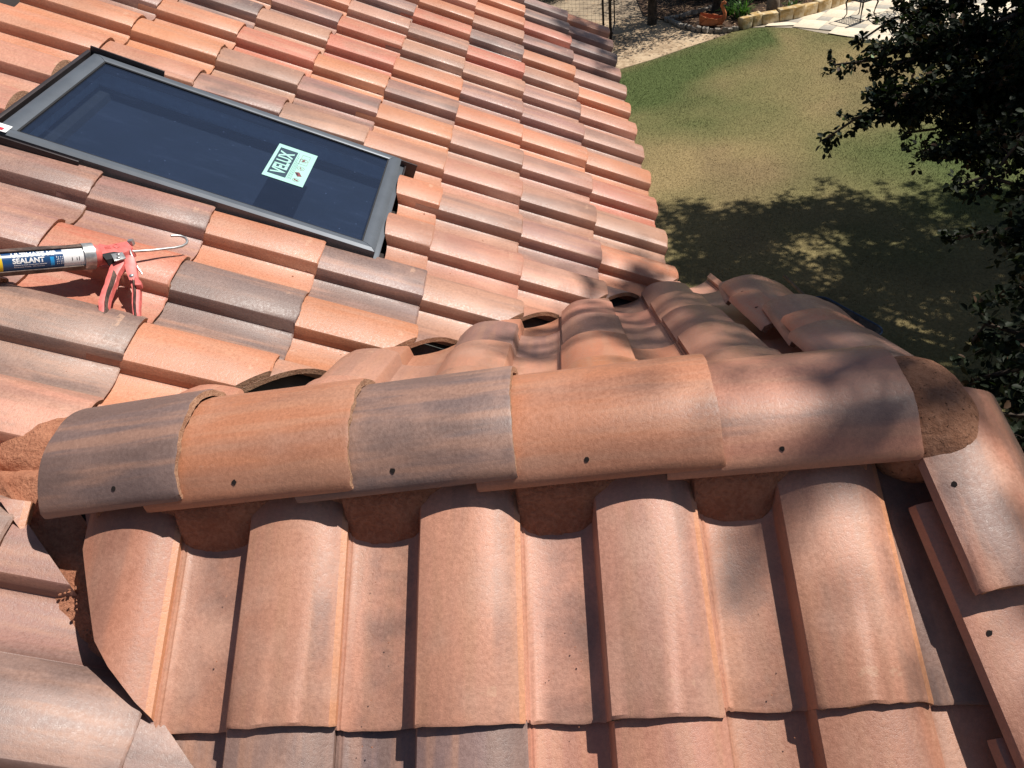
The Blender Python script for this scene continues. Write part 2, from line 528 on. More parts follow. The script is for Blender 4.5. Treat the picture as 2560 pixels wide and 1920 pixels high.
# gable wall: pentagon prism under the small gable
pts = [(-0.45, RY - 1.42, GZ), (-0.45, RY + 1.42, GZ), (-0.45, RY + 1.42, RZ - 1.42 * TP - .12), (-0.45, RY, RZ - .12), (-0.45, RY - 1.42, RZ - 1.42 * TP - .12)]
a = [bm.verts.new(p) for p in pts]; b2 = [bm.verts.new((p[0] + .5, p[1], p[2])) for p in pts]
bm.faces.new(a); bm.faces.new(b2)
for i in range(5): bm.faces.new((a[i], a[(i + 1) % 5], b2[(i + 1) % 5], b2[i]))
put('gable_wall', bm_mesh(bm, 'gable_wall', 20), house, (M_wall,), Matrix.Identity(4))
bm = bmesh.new()
box(bm, (-0.015, 1.45, -.13), (0.03, 3.3, .17), bev=.004)
for sgn in (1, -1):
    p0 = Vector((GX - .02, RY, RZ - .075)); p1 = Vector((GX - .02, RY + sgn * 1.53, RZ - 1.53 * TP - .075))
    mid = (p0 + p1) / 2
    Mx = Matrix.Translation(mid) @ Matrix.Rotation(-sgn * PITCH, 4, 'X')
    box(bm, (0, 0, -.06), (0.03, (p1 - p0).length, .15), M=Mx)
put('fascia', bm_mesh(bm, 'fascia', 20), house, (M_fascia,), Matrix.Identity(4))

# ------------------------------------------------------------------ main roof tiles
CODES = {}
def setc(c, r0, s):
    for i, ch in enumerate(s): CODES[(c, r0 + i)] = ch
setc(0, -1, 'OTROTSOTMDMO')      # rows -1.. at the eave
setc(1, -2, 'KMTTOMMTOMRDG')
setc(2, -4, 'TTSTSTOMTRGTOO')
setc(3, -5, 'KOGSOSOMOTTROS')
setc(4, -6, 'KODOTTTMORRTG')
setc(5, -7, 'SKGRMKMMTRTMOG')
setc(6, -7, 'SSTMMSTSOOGOMT')
setc(7, -7, 'SSTMMSSOOMSMTO')
setc(8, -7, 'TSSSMMKMMOSTM')
rr = random.Random(5)
idx = 0
for c in range(0, 11):
    for r in range(-9, 11):
        s0 = r * TW - .122
        v0 = c * TE
        x0 = -v0 * CP; x1 = -(v0 + TL) * CP
        y0, y1 = s0, s0 + TW + .006
        code = ('G' if (c + r) % 3 else 'M') if r <= -7 else CODES.get((c, r)) or rand_code(rr)
        idx += 1
        # only what can be seen, plus a margin
        if c >= 8 and 0 <= r <= 1: continue        # missing tiles: bare flashing
        if y1 < -2.75: continue
        z0 = -x0 * TP
        # inside the gable's footprint?
        cuts = []
        inside_far = lambda x, y: x - (y + VF)        # >0 : under the gable (far side)
        inside_near = lambda x, y: -(VN - x - y)      # x + y > VN : under the gable (near side)
        far_lim = VF + 0.008
        corners = [(x0, y0), (x0, y1), (x1, y0), (x1, y1)]
        regions = None
        fc = ((far_lim, 0, 0), (1, -1, 0)); nc = ((VN + .075, 0, 0), (1, 1, 0))
        if y0 < RY < y1:
            if x0 > RY + VF - .2: 
                if x1 > RY + VF + .05: continue
                regions = [[((0, RY, 0), (0, -1, 0)), fc], [((0, RY, 0), (0, 1, 0)), nc]]
        elif y0 >= RY:
            if max(x - y for x, y in corners) > far_lim and y0 < .3:
                if min(x - y for x, y in corners) > far_lim + .02: continue
                cuts.append(fc)
        elif max(x + y for x, y in corners) > VN + .07:
            if min(x + y for x, y in corners) > VN + .06: continue
            cuts.append(nc)
        # skylight opening
        ex0, ex1, ey0, ey1 = SKX0 - .03, SKX1 + .025, SKY0 - .012, SKY1 + .012
        if min(x0, x1) < ex1 and max(x0, x1) > ex0 and y0 < ey1 and y1 > ey0:
            regions = []
            if y0 < ey0: regions.append([((0, ey0, 0), (0, 1, 0))])
            if y1 > ey1: regions.append([((0, ey1, 0), (0, -1, 0))])
            mid = []
            if y0 < ey0: mid.append(((0, ey0, 0), (0, -1, 0)))
            if y1 > ey1: mid.append(((0, ey1, 0), (0, 1, 0)))
            if max(x0, x1) > ex1: regions.append(mid + [((ex1, 0, 0), (-1, 0, 0))])
            if min(x0, x1) < ex0: regions.append(mid + [((ex0, 0, 0), (1, 0, 0))])
            if not regions: continue
        fr = F_main(s0, v0, 0)
        # drop so that the pan kink at the butt lies on the calibrated plane
        fr = fr @ Matrix.Translation((0, 0, -KINK))
        place_tile(main_roof, fr, code, rr, cuts or None, idx, regions=regions)

# bare metal sheet where head tiles are missing
bm = bmesh.new()
box(bm, (0, 0, 0), (1.0, 1.1, .002))
fm = bm_mesh(bm, 'flashing', 20)
put('flashing', fm, main_roof, (M_flash,), F_main(-.05, 3.35, -.028))

# ------------------------------------------------------------------ near slope tiles
NX = -0.958
rr = random.Random(21)
NEAR = {(-1, 0): 'S', (0, 0): 'K', (1, 0): 'K', (2, 0): 'K', (3, 0): 'K', (4, 0): 'G',
        (-1, 1): 'M', (0, 1): 'G', (1, 1): 'D', (2, 1): 'S', (3, 1): 'S', (4, 1): 'K',
        (-2, 0): 'S', (-2, 1): 'S'}
D0 = (2.469 * CP + RY) / CP      # butt of the first visible course, distance down from the ridge line
for course in range(0, 4):
    for k in range(-5, 5):
        s0 = NX + k * TW - .122
        d = D0 + course * TE
        y_b = RY - d * CP
        cuts = []
        if s0 + TW < VN - y_b - TL - .1: continue
        if k == -1 and course == 0:      # the first near tile is cut to a bowed line
            Pc = [(-1.205, -2.040), (-1.176, -2.108), (-1.145, -2.145), (-1.100, -2.186), (-1.055, -2.215)]
            for pa, pb in zip(Pc, Pc[1:]):
                cuts.append(((pa[0], pa[1], 0), (pb[1] - pa[1], -(pb[0] - pa[0]), 0)))
        elif s0 < VN - y_b + 0.06: cuts.append(((VN + .055, 0, 0), (-1, -1, 0)))
        if s0 + TW > 0.12: cuts.append(((0.165, 0, 0), (1, 0, 0)))
        ln = TL
        fr = F_near(s0, d, 0) @ Matrix.Translation((0, 0, -KINK))
        code = NEAR.get((k, course)) or rand_code(rr)
        o = place_tile(gable_roof, fr, code, rr, cuts or None, k + 7 * course + 50)
        if o is not None and course == 0:
            o['flash'] = {'-1': .35}.get(str(k), .62)
            if k == 4: o['flash'] = 1.0
            o['pan_flash'] = 0.72 if k > -1 else .4
            if 0 <= k < 4: o['flash'] = .30
# ------------------------------------------------------------------ far slope tiles
rr = random.Random(33)
FARX = -0.135       # lip side (left) of a roll
for course in range(0, 6):
    for k in range(-1, 6):
        s_left = FARX - k * TW       # world x of the roll's lip (s = TW)
        s0 = s_left + TW             # world x where s = 0
        d = (0.52 + course * TE * CP) / CP - .24
        y_b = RY + d * CP
        cuts = []
        if s_left > 0.19: continue
        if s0 - (y_b) < VF - .02: continue
        if min(s_left, s_left) - y_b < VF + .02: cuts.append(((VF + .012, 0, 0), (-1, 1, 0)))
        if s0 > 0.17: cuts.append(((0.165, 0, 0), (1, 0, 0)))
        fr = F_far(s0, d, 0) @ Matrix.Translation((0, 0, -KINK))
        code = rr.choices('SKOMT', (3, 4, 1, 2, 2))[0]
        o = place_tile(gable_roof, fr, code, rr, cuts or None, k + 9 * course + 200)
        if o is not None: o['flash'] = o['flash'] * .6

# valley metal
bm = bmesh.new()
for (x0, y0, x1, y1) in [(VN - RY + .14, RY - .14, VN - (RY - 1.2), RY - 1.2), (RY + VF + .14, RY + .14, RY + 1.55 + VF, RY + 1.55)]:
    p0 = Vector((x0, y0, -x0 * TP + hb + .006)); p1 = Vector((x1, y1, -x1 * TP + hb + .006))
    sg = 1 if y1 < y0 else -1
    # wing on the main slope and on the gable slope
    wy = Vector((-.10, 0, .10 * TP)) ; wg = Vector((0, -sg * -.0 - sg * .0, 0)) + Vector((0, (1 if sg > 0 else -1) * .10, .10 * TP))
    a = [bm.verts.new(p) for p in (p0 + wy, p0, p0 + wg)]
    b2 = [bm.verts.new(p) for p in (p1 + wy, p1, p1 + wg)]
    bm.faces.new((a[0], a[1], b2[1], b2[0])); bm.faces.new((a[1], a[2], b2[2], b2[1]))
put('valley_flashing', bm_mesh(bm, 'valley_flashing', 20), gable_roof, (M_flash,), Matrix.Identity(4))

# ------------------------------------------------------------------ ridge and rake caps
def cap_bm(seed, length=0.37, hw=.131, ht=.064, th=.013, holes=((.52, -1),), rough=1.0, nl=5):
    """barrel cap along +X, butt (exposed, ragged) end at x=length; crest +Z"""
    rr = random.Random(seed)
    nseg = 26
    Rc = (hw * hw + ht * ht) / (2 * ht); th0 = math.asin(hw / Rc)
    def arc(t, r=Rc):      # t from -1 (near side) to 1
        q = t * th0
        # a touch flatter on the flanks than a true circle
        return (r * math.sin(q), r * math.cos(q) - (Rc - ht) + .004 * math.sin(math.pi * abs(t)))
    outer = [arc(1 - 2 * i / nseg) for i in range(nseg + 1)]
    inner = [arc(1 - 2 * i / nseg, Rc - th) for i in range(nseg + 1)]
    outer = [(outer[0][0], -.013)] + outer + [(outer[-1][0], -.013)]       # short upright skirts
    inner = [(outer[0][0] - th, -.013)] + [(max(-hw + th, min(hw - th, p[0])), p[1]) for p in inner] + [(outer[-1][0] + th, -.013)]
    nseg += 2
    bm = bmesh.new()
    rows = []
    xs = [0, .006] + [length * k / (nl - 1) for k in range(1, nl - 1)] + [length - .005, length]
    j = 0; jt = []
    for i in range(nseg + 1):
        j = .6 * j + .4 * rr.uniform(-1, 1); jt.append(j)
    for xi, x in enumerate(xs):
        o_, i_ = [], []
        last = xi == len(xs) - 1; first = xi == 0
        for k in range(nseg + 1):
            ox, oz = outer[k]; ix, iz = inner[k]
            dx = 0; sh = 1.0
            if last: dx = jt[k] * .005 * rough; sh = .978
            if xi == len(xs) - 2: dx = jt[k] * .004 * rough + rr.uniform(-1, 0) * .002 * rough
            if first: sh = .99
            o_.append(bm.verts.new((x + dx, ox * sh, oz * sh)))
            i_.append(bm.verts.new((x + dx * .5 + (rr.uniform(-1, 1) * .002 if last else 0), ix, iz)))
        rows.append((o_, i_))
    for (o0, i0), (o1, i1) in zip(rows, rows[1:]):
        for k in range(nseg):
            bm.faces.new((o0[k], o0[k + 1], o1[k + 1], o1[k]))
            bm.faces.new((i0[k + 1], i0[k], i1[k], i1[k + 1]))
        bm.faces.new((o0[0], o1[0], i1[0], i0[0])); bm.faces.new((o0[-1], i0[-1], i1[-1], o1[-1]))
    for (o0, i0), flip in ((rows[0], 0), (rows[-1], 1)):
        for k in range(nseg):
            f = bm.faces.new((o0[k], i0[k], i0[k + 1], o0[k + 1])); f.material_index = 1
    # nail holes: flat ragged discs on the surface, the shade inside painted dark
    for fx, sd in holes:
        px, pz = arc(.84 if sd > 0 else -.84)
        p = Vector((length * fx, px, pz)); nn = Vector((0, px, pz + Rc - ht)).normalized()
        q = nn.to_track_quat('Z', 'Y').to_matrix().to_4x4(); q.translation = p + nn * .0009
        ring = []
        for kk in range(9):
            t = 2 * math.pi * kk / 9; rad = .0042 * rr.uniform(.8, 1.25)
            ring.append(bm.verts.new(q @ Vector((rad * math.cos(t), rad * math.sin(t), 0))))
        cen = bm.verts.new(q @ Vector((0, 0, .0002)))
        for kk in range(9):
            f = bm.faces.new((ring[kk], ring[(kk + 1) % 9], cen)); f.material_index = 2
    return bm

def cap(name, seed, frame, code, flash, dust, parent, **kw):
    me = bm_mesh(cap_bm(seed, **kw), name, 40)
    me.transform(Matrix.Rotation(math.pi / 2, 4, 'Z')); frame = frame @ Matrix.Rotation(-math.pi / 2, 4, 'Z')
    for mt in (M_tile, M_butt, M_hole): me.materials.append(mt)
    o = put(name, me, parent, (), frame)
    c = tuple(x * (.88 if code == 'O' else 1) for x in PAL[code][0])
    o.color = (*c, 1); o['flash'] = flash; o['dust'] = dust
    return o

# ridge caps (x of right end, length, colours); each one laps over its right neighbour
RC = [(-1.300, -1.050, 'D', 1.2, .10), (-1.120, -0.765, 'O', .30, .25), (-0.865, -0.500, 'D', .95, .35), (-0.565, -0.175, 'O', .30, .25), (-0.265, 0.122, 'S', .75, .30)]
for i, (xa, xb, code, fl, du) in enumerate(RC):
    ln = xb - xa
    tiltr = 0.016 / 0.33
    za = .763; zb = .788
    if i == 4: za, zb = .763, .774
    ang = math.atan2(zb - za, ln)
    yaw = random.uniform(-.012, .012)
    Fm = Matrix.Translation((xa, RY, za)) @ Matrix.Rotation(yaw, 4, 'Z') @ Matrix.Rotation(-ang, 4, 'Y')
    o = cap('ridge_tile', 300 + i, Fm, code, fl, du, gable_roof, length=ln, holes=((.46 if i else .56, -1), (.5, 1)), rough=1.2 if i < 2 else .5)
    # local X of a cap is its length: turn the streaks to run along it
# rake caps: near side
RKX = 0.105
def rake_frame(ydir, x_left, d_head, lift_head, lift_butt, length, skew=0.0, roll=20):
    """cap on the gable edge: x_left is its inner skirt, the outer side rolls down over the edge"""
    dirv = Vector((skew, ydir * CP, -SP)).normalized()
    nrmv = Vector((0, ydir * SP, CP))
    q = math.radians(roll)
    outw = Vector((1, 0, 0)) * math.cos(q) - nrmv * math.sin(q)
    p = Vector((x_left, RY + ydir * d_head * CP, RZ - d_head * SP))
    p0 = p + nrmv * lift_head + outw * HW
    p1 = p + dirv * length + nrmv * lift_butt + outw * HW
    xa = (p1 - p0).normalized()
    ya = outw if ydir < 0 else -outw
    za = xa.cross(ya).normalized(); ya = za.cross(xa)
    return frame_mat(xa, ya, za, p0)
HW = .130
for i, (dh, code, fl, du) in enumerate([(0.0, 'S', .75, .7), (.17, 'S', .35, .25), (.50, 'S', .4, .3), (.80, 'M', .4, .3), (1.10, 'K', .4, .3)]):
    ln = .315 if i == 0 else .40
    fr = rake_frame(-1, .110 + .028 * i - (.030 if i else 0), dh, .046 if i == 0 else .020, .066 if i == 0 else .046, ln, .13, 35)
    cap('rake_tile', 400 + i, fr, code, fl, du, gable_roof, length=ln, ht=.058, holes=((.16 if i == 0 else .55, 1), (.5, -1)), rough=.5)
for i, (dh, code, fl, du) in enumerate([(0.03, 'M', .8, .2), (.17, 'R', .5, .2), (.40, 'M', .9, .2), (.64, 'R', .3, .35), (.86, 'S', .5, .3), (1.08, 'G', .6, .3)]):
    ln = .36 if i < 5 else .20
    fr = rake_frame(1, .068, dh, .030, .060, ln, .05 * ((i * 7 % 3) - 1) + .03, 26 + 6 * (i % 2))
    fr = fr @ Matrix.Translation((0, 0, .006 * (i * 5 % 3)))
    cap('rake_tile', 500 + i, fr, code, fl, du, gable_roof, length=ln, holes=((.45, 1), (.5, -1)), rough=.9)

# ------------------------------------------------------------------ mortar
def vnoise(x, y, z=0.0, seed=0):
    from mathutils import noise as mn
    return mn.noise(Vector((x + seed * 17.3, y - seed * 5.1, z)))

def bedding(x0, x1, side):
    """trowelled bedding under the ridge caps, side=-1 near, +1 far"""
    bm = bmesh.new()
    nx, nz = 300, 12
    rows = []
    for i in range(nx + 1):
        x = x0 + (x1 - x0) * i / nx
        col = []
        for j in range(nz + 1):
            w = j / nz
            z = .610 + w * .160
            ph = ((x - NX + .122) / TW % 1) * TW if side < 0 else .05
            pan = max(0, min(1, 1.6 - abs(ph - .060) / .070)); pan = pan * pan * (3 - 2 * pan)
            out = .108 + (1 - w) * .016 + pan * (.014 + .034 * (1 - w) ** 1.2) + .006 * vnoise(x * 7, w * 2, 0, 3) + .003 * vnoise(x * 40, w * 8, 0, 5) + .0016 * vnoise(x * 160, w * 30, 0, 8)
            if w > .8: out -= (w - .8) * .12
            col.append(bm.verts.new((x, RY + side * out, z)))
        col.append(bm.verts.new((x, RY, z)))
        rows.append(col)
    for a, b2 in zip(rows, rows[1:]):
        for j in range(nz + 1):
            bm.faces.new((a[j], b2[j], b2[j + 1], a[j + 1]))
    return bm_mesh(bm, 'mortar', 60)
put('mortar', bedding(-1.22, .05, -1), gable_roof, (M_mortar,), Matrix.Identity(4))
put('mortar', bedding(-1.35, .08, 1), gable_roof, (M_mortar,), Matrix.Identity(4))
# valley mortar wedge (near valley) and smear to the left of the first cap
bm = bmesh.new()
n1, n2 = 70, 26
rows = []
for i in range(n1 + 1):
    t = i / n1
    y = RY + .24 - t * .70
    row = []
    for j in range(n2 + 1):
        u_ = (j / n2 - .5) * .30
        x = VN - y + u_ + .03
        z = -x * TP if u_ < -.0 else -x * TP + 0
        zmain = -x * TP; znear = RZ + (y - RY) * TP if y < RY else RZ - (y - RY) * TP
        z = max(zmain, znear) - .032 + .046 * math.exp(-((y - RY - .02) / .11) ** 2) * (u_ < .05) + .010 * vnoise(x * 9, y * 9, 0, 11) + .004 * vnoise(x * 45, y * 45, 0, 12) + .0015 * vnoise(x * 140, y * 140, 0, 14)
        z -= .10 * max(0, abs(u_) - .11)
        row.append(bm.verts.new((x, y, z)))
    rows.append(row)
for a, b2 in zip(rows, rows[1:]):
    for j in range(n2): bm.faces.new((a[j], a[j + 1], b2[j + 1], b2[j]))
put('mortar', bm_mesh(bm, 'mortar', 70), gable_roof, (M_mortar,), Matrix.Identity(4))
# apex mortar dome
bm = bmesh.new()
bmesh.ops.create_icosphere(bm, subdivisions=5, radius=1)
for v in bm.verts:
    n = v.co.copy()
    k = 1 + .025 * vnoise(n.x * 3, n.y * 3, n.z * 3, 4) + .012 * vnoise(n.x * 12, n.y * 12, n.z * 12, 6)
    px = math.copysign(abs(n.x) ** .8, n.x)
    v.co = Vector((.150 + px * .095 * k, RY - .012 + math.copysign(abs(n.y) ** .85, n.y) * .122 * k, .738 + n.z * .082 * k))
put('apex_mortar', bm_mesh(bm, 'apex_mortar', 70), gable_roof, (M_mortar2,), Matrix.Identity(4))

# mortar packed behind the first cap, where ridge, valley and main slope meet
bm = bmesh.new()
bmesh.ops.create_icosphere(bm, subdivisions=4, radius=1)
for v in bm.verts:
    n = v.co.copy(); k = 1 + .10 * vnoise(n.x * 2, n.y * 2, n.z * 2, 14) + .05 * vnoise(n.x * 7, n.y * 7, n.z * 7, 16)
    v.co = Vector((-1.445 + n.x * .105 * k, RY + .115 + n.y * .095 * k, .700 + n.z * .050 * k))
put('mortar', bm_mesh(bm, 'mortar', 70), gable_roof, (M_mortar,), Matrix.Identity(4))

# ------------------------------------------------------------------ skylight
sk = empty('skylight', (0, 0, 0), parent=house)
def skput(name, bm, mats, parent=sk, ang=30):
    return put(name, bm_mesh(bm, name, ang), parent, mats, F_main(0, 0, 0))
v0, v1 = -SKX1 / CP, -SKX0 / CP
s0, s1 = SKY0, SKY1
FT = .062          # top of frame above the pan plane
fw = .034
bm = bmesh.new()
# mitred frame members, slightly domed top
def member(bm, p0, p1, q1, q0, zt, zb, lip=.010):
    a = [bm.verts.new((*p, zt - .006)) for p in (p0, p1)] + [bm.verts.new((*q, zt - .004)) for q in (q1, q0)]
    # crown
    c0 = Vector((*p0, 0)).lerp(Vector((*q0, 0)), .3); c1 = Vector((*p1, 0)).lerp(Vector((*q1, 0)), .3)
    e0 = Vector((*p0, 0)).lerp(Vector((*q0, 0)), .72); e1 = Vector((*p1, 0)).lerp(Vector((*q1, 0)), .72)
    cv = [bm.verts.new((c0.x, c0.y, zt)), bm.verts.new((c1.x, c1.y, zt)), bm.verts.new((e1.x, e1.y, zt)), bm.verts.new((e0.x, e0.y, zt))]
    lo = [bm.verts.new((*p, zb)) for p in (p0, p1, q1, q0)]
    bm.faces.new((a[0], a[1], cv[1], cv[0])); bm.faces.new((cv[0], cv[1], cv[2], cv[3])); bm.faces.new((cv[3], cv[2], a[2], a[3]))
    bm.faces.new((lo[0], lo[1], a[1], a[0])); bm.faces.new((a[3], a[2], lo[2], lo[3])); bm.faces.new(lo)
    bm.faces.new((lo[0], a[0], cv[0], cv[3], a[3], lo[3])); bm.faces.new((lo[1], lo[2], a[2], cv[2], cv[1], a[1]))
g_ = .0009
O = [(s0, v0), (s1, v0), (s1, v1), (s0, v1)]
I = [(s0 + fw, v0 + fw + .008), (s1 - fw, v0 + fw + .008), (s1 - fw, v1 - fw - .012), (s0 + fw, v1 - fw - .012)]
for i in range(4):
    bm = bmesh.new()
    j = (i + 1) % 4
    d = (Vector(O[j]) - Vector(O[i])).normalized() * g_
    d2 = (Vector(I[j]) - Vector(I[i])).normalized() * g_
    member(bm, tuple(Vector(O[i]) + d), tuple(Vector(O[j]) - d), tuple(Vector(I[j]) - d2), tuple(Vector(I[i]) + d2), FT, .018)
    skput('frame', bm, (M_frame,))
# lower skirt / flashing round the frame
bm = bmesh.new()
e1 = .016
for (a0, a1, b0, b1) in [(s0 - e1, s1 + e1, v0 - e1, v0 + .01), (s0 - e1, s0 + .012, v0 + .0105, v1 + e1), (s1 - .012, s1 + e1, v0 + .0105, v1 + e1), (s0 + .0125, s1 - .0125, v1 - .01, v1 + e1)]:
    box(bm, ((a0 + a1) / 2, (b0 + b1) / 2, -.011), (a1 - a0, b1 - b0, .068), bev=.002)
skput('curb_flashing', bm, (M_frame,))
for (cx, cy, sx, sy, zt) in [((s0 - .018), v1 - .10, .006, .26, .058), ((s1 + .018), v1 - .10, .006, .24, .07), ((s0 + s1) / 2, v1 + .022, s1 - s0 + .03, .012, .055), (s1 + .017, v0 + .03, .006, .18, .045), (s1 - .05, v0 - .02, .14, .006, .03)]:
    bm = bmesh.new()
    box(bm, (cx, cy, zt / 2 - .02), (sx, sy, zt + .04), bev=.001)
    skput('corner_flashing', bm, (M_frame_d,))
bm = bmesh.new()
for (cx, cy, sx, sy) in [((s0 + s1) / 2, v0 + fw + .010, s1 - s0 - 2 * fw, .005), ((s0 + s1) / 2, v1 - fw - .014, s1 - s0 - 2 * fw, .005), (s0 + fw + .0025, (v0 + v1) / 2, .005, v1 - v0 - 2 * fw - .03), (s1 - fw - .0025, (v0 + v1) / 2, .005, v1 - v0 - 2 * fw - .03)]:
    box(bm, (cx, cy, FT - .008), (sx, sy, .006))
skput('gasket', bm, (M_gasket,))
# glass
mt, nt, b = newmat('tinted_glass')
nt.nodes.remove(b)
out = nt.nodes['Material Output']
tr = N(nt, 'ShaderNodeBsdfTransparent'); tr.inputs[0].default_value = (0.50, 0.64, 0.78, 1)
gl = N(nt, 'ShaderNodeBsdfGlossy'); gl.inputs['Roughness'].default_value = .04; gl.inputs[0].default_value = (0.9, 0.9, 1.0, 1)
df = N(nt, 'ShaderNodeBsdfDiffuse')
tc = N(nt, 'ShaderNodeTexCoord')
mp = N(nt, 'ShaderNodeMapping'); mp.inputs['Scale'].default_value = (9, 2.2, 1); mp.inputs['Rotation'].default_value = (0, 0, .2); nt.links.new(tc.outputs['Object'], mp.inputs[0])
du = ramp(nt, noise(nt, mp.outputs[0], 3, 7, .7), .48, .9)
vo = N(nt, 'ShaderNodeTexVoronoi'); vo.inputs['Scale'].default_value = 26; nt.links.new(tc.outputs['Object'], vo.inputs['Vector'])
sp = math_n(nt, 'LESS_THAN', vo.outputs['Distance'], .055)
df.inputs[0].default_value = (0.17, 0.25, 0.46, 1)  # navy diffuse film stands in for sky reflection on the pane
fr_ = N(nt, 'ShaderNodeFresnel'); fr_.inputs[0].default_value = 1.5
m1 = N(nt, 'ShaderNodeMixShader'); nt.links.new(fr_.outputs[0], m1.inputs[0]); nt.links.new(tr.outputs[0], m1.inputs[1]); nt.links.new(gl.outputs[0], m1.inputs[2])
m2 = N(nt, 'ShaderNodeMixShader'); nt.links.new(math_n(nt, 'ADD', math_n(nt, 'ADD', math_n(nt, 'MULTIPLY', du, .05), .06), math_n(nt, 'MULTIPLY', sp, .22)), m2.inputs[0])
nt.links.new(m1.outputs[0], m2.inputs[1]); nt.links.new(df.outputs[0], m2.inputs[2]); nt.links.new(m2.outputs[0], out.inputs[0])
M_glass = mt
bm = bmesh.new()
gv = [bm.verts.new((x, y, FT - .010)) for x, y in [(s0 + fw - .004, v0 + fw), (s1 - fw + .004, v0 + fw), (s1 - fw + .004, v1 - fw - .005), (s0 + fw - .004, v1 - fw - .005)]]
bm.faces.new(gv)
put('pane', bm_mesh(bm, 'pane', 30, recalc=False), sk, (M_glass,), F_main(0, 0, 0))
# light shaft below
M_shaft = plain('shaft_wall', (0.70, 0.82, 0.92), .8)
M_shaft2 = plain('shaft_floor', (0.012, 0.012, 0.020), .9, 0, .3, 6)
bm = bmesh.new()
a0, a1, b0, b1 = s0 + fw - .006, s1 - fw + .006, v0 + fw - .004, v1 - fw + .004
dp = -.055
def q4(bm, pts, mi):
    f = bm.faces.new([bm.verts.new(p) for p in pts]); f.material_index = mi
zt = FT - .02
q4(bm, [(a0, b0, zt), (a1, b0, zt), (a1, b0, dp), (a0, b0, dp)], 0)
q4(bm, [(a1, b0, zt), (a1, b1, zt), (a1, b1, dp), (a1, b0, dp)], 0)
q4(bm, [(a1, b1, zt), (a0, b1, zt), (a0, b1, dp), (a1, b1, dp)], 0)
q4(bm, [(a0, b1, zt), (a0, b0, zt), (a0, b0, dp), (a0, b1, dp)], 0)
q4(bm, [(a0, b0, dp), (a1, b0, dp), (a1, b1, dp), (a0, b1, dp)], 1)
skput('light_shaft', bm, (M_shaft, M_shaft2))
# maker's sticker on the glass
mt, nt, b = newmat('mint_sticker'); M_mint = mt
tcn = N(nt, 'ShaderNodeTexCoord')
nt.links.new(mixc(nt, noise(nt, tcn.outputs['Object'], 30), (0.34, 0.60, 0.53), (0.40, 0.68, 0.60)), b.inputs['Base Color'])
b.inputs['Roughness'].default_value = .35
M_navy = plain('navy_print', (0.035, 0.06, 0.085), .4)
M_sred = plain('maroon_print', (0.20, 0.06, 0.07), .4)
bm = bmesh.new()
A0, A1 = -.548 + .052, -.312 + .052     # s
B0, B1 = 1.372, 1.500    # v
zs = FT - .0085
B0 -= .006; B1 -= .006
def fx(s, v): return (A0 + (A1 - A0) * s, B1 - (B1 - B0) * v)
box(bm, ((A0 + A1) / 2, (B0 + B1) / 2, zs), (A1 - A0, B1 - B0, .0008), 0)
p, q = fx(.10, .08), fx(.90, .53)
box(bm, ((p[0] + q[0]) / 2, (p[1] + q[1]) / 2, zs + .0006), (q[0] - p[0], p[1] - q[1], .0004), 1)
rr = random.Random(2)
for k, yy in enumerate((.56, .59, .62, .65)):
    x = .10
    while x < (.88, .80, .62, .70)[k]:
        w = rr.uniform(.02, .06); p, q = fx(x, yy), fx(x + w, yy + .008)
        box(bm, ((p[0] + q[0]) / 2, (p[1] + q[1]) / 2, zs + .0006), (q[0] - p[0], p[1] - q[1], .0004), 1)
        x += w + .012
# pictograms: crossed circle, slab, crossed circle, boxed circle
def ringp(cx, cy, r, mi=2, wd=.0011):
    p = fx(cx, cy)
    n = 18
    o_ = [bm.verts.new((p[0] + r * math.cos(t), p[1] + r * math.sin(t), zs + .0008)) for t in [2 * math.pi * k / n for k in range(n)]]
    i_ = [bm.verts.new((p[0] + (r - wd) * math.cos(t), p[1] + (r - wd) * math.sin(t), zs + .0008)) for t in [2 * math.pi * k / n for k in range(n)]]
    for k in range(n):
        f = bm.faces.new((o_[k], o_[(k + 1) % n], i_[(k + 1) % n], i_[k])); f.material_index = mi
def barp(cx, cy, l, w, ang, mi=2):
    p = fx(cx, cy)
    box(bm, (0, 0, 0), (l, w, .0003), mi, M=Matrix.Translation((p[0], p[1], zs + .0008)) @ Matrix.Rotation(ang, 4, 'Z'))
ringp(.13, .78, .011); barp(.13, .78, .018, .0015, .8); barp(.13, .78, .006, .012, 0)
barp(.30, .77, .026, .015, .5); barp(.30, .74, .014, .006, .5, 1)
ringp(.48, .76, .012); barp(.48, .76, .022, .0015, .3); barp(.48, .76, .014, .0015, 1.5)
ringp(.72, .74, .013); barp(.72, .74, .024, .0015, .8); barp(.72, .74, .016, .007, -.3)
for (x0_, y0_, x1_, y1_) in [(.60, .66, .88, .66), (.60, .86, .88, .86)]:
    p, q = fx(x0_, y0_), fx(x1_, y1_)
    box(bm, ((p[0] + q[0]) / 2, p[1], zs + .0008), (q[0] - p[0], .0008, .0003), 2)
for x_ in (.60, .88):
    p, q = fx(x_, .66), fx(x_, .86); box(bm, (p[0], (p[1] + q[1]) / 2, zs + .0008), (.0008, p[1] - q[1], .0003), 2)
me_t = text_polys('VELUX', .047, 0, .0016)
b3 = bmesh.new(); b3.from_mesh(me_t)
w_ = max(v.co.x for v in b3.verts)
p = fx(.16, .46)
k_ = (fx(.82, 0)[0] - fx(.16, 0)[0]) / w_
for v in b3.verts: v.co = Vector((p[0] + v.co.x * k_, p[1] + v.co.y * 1.28, zs + .0012))
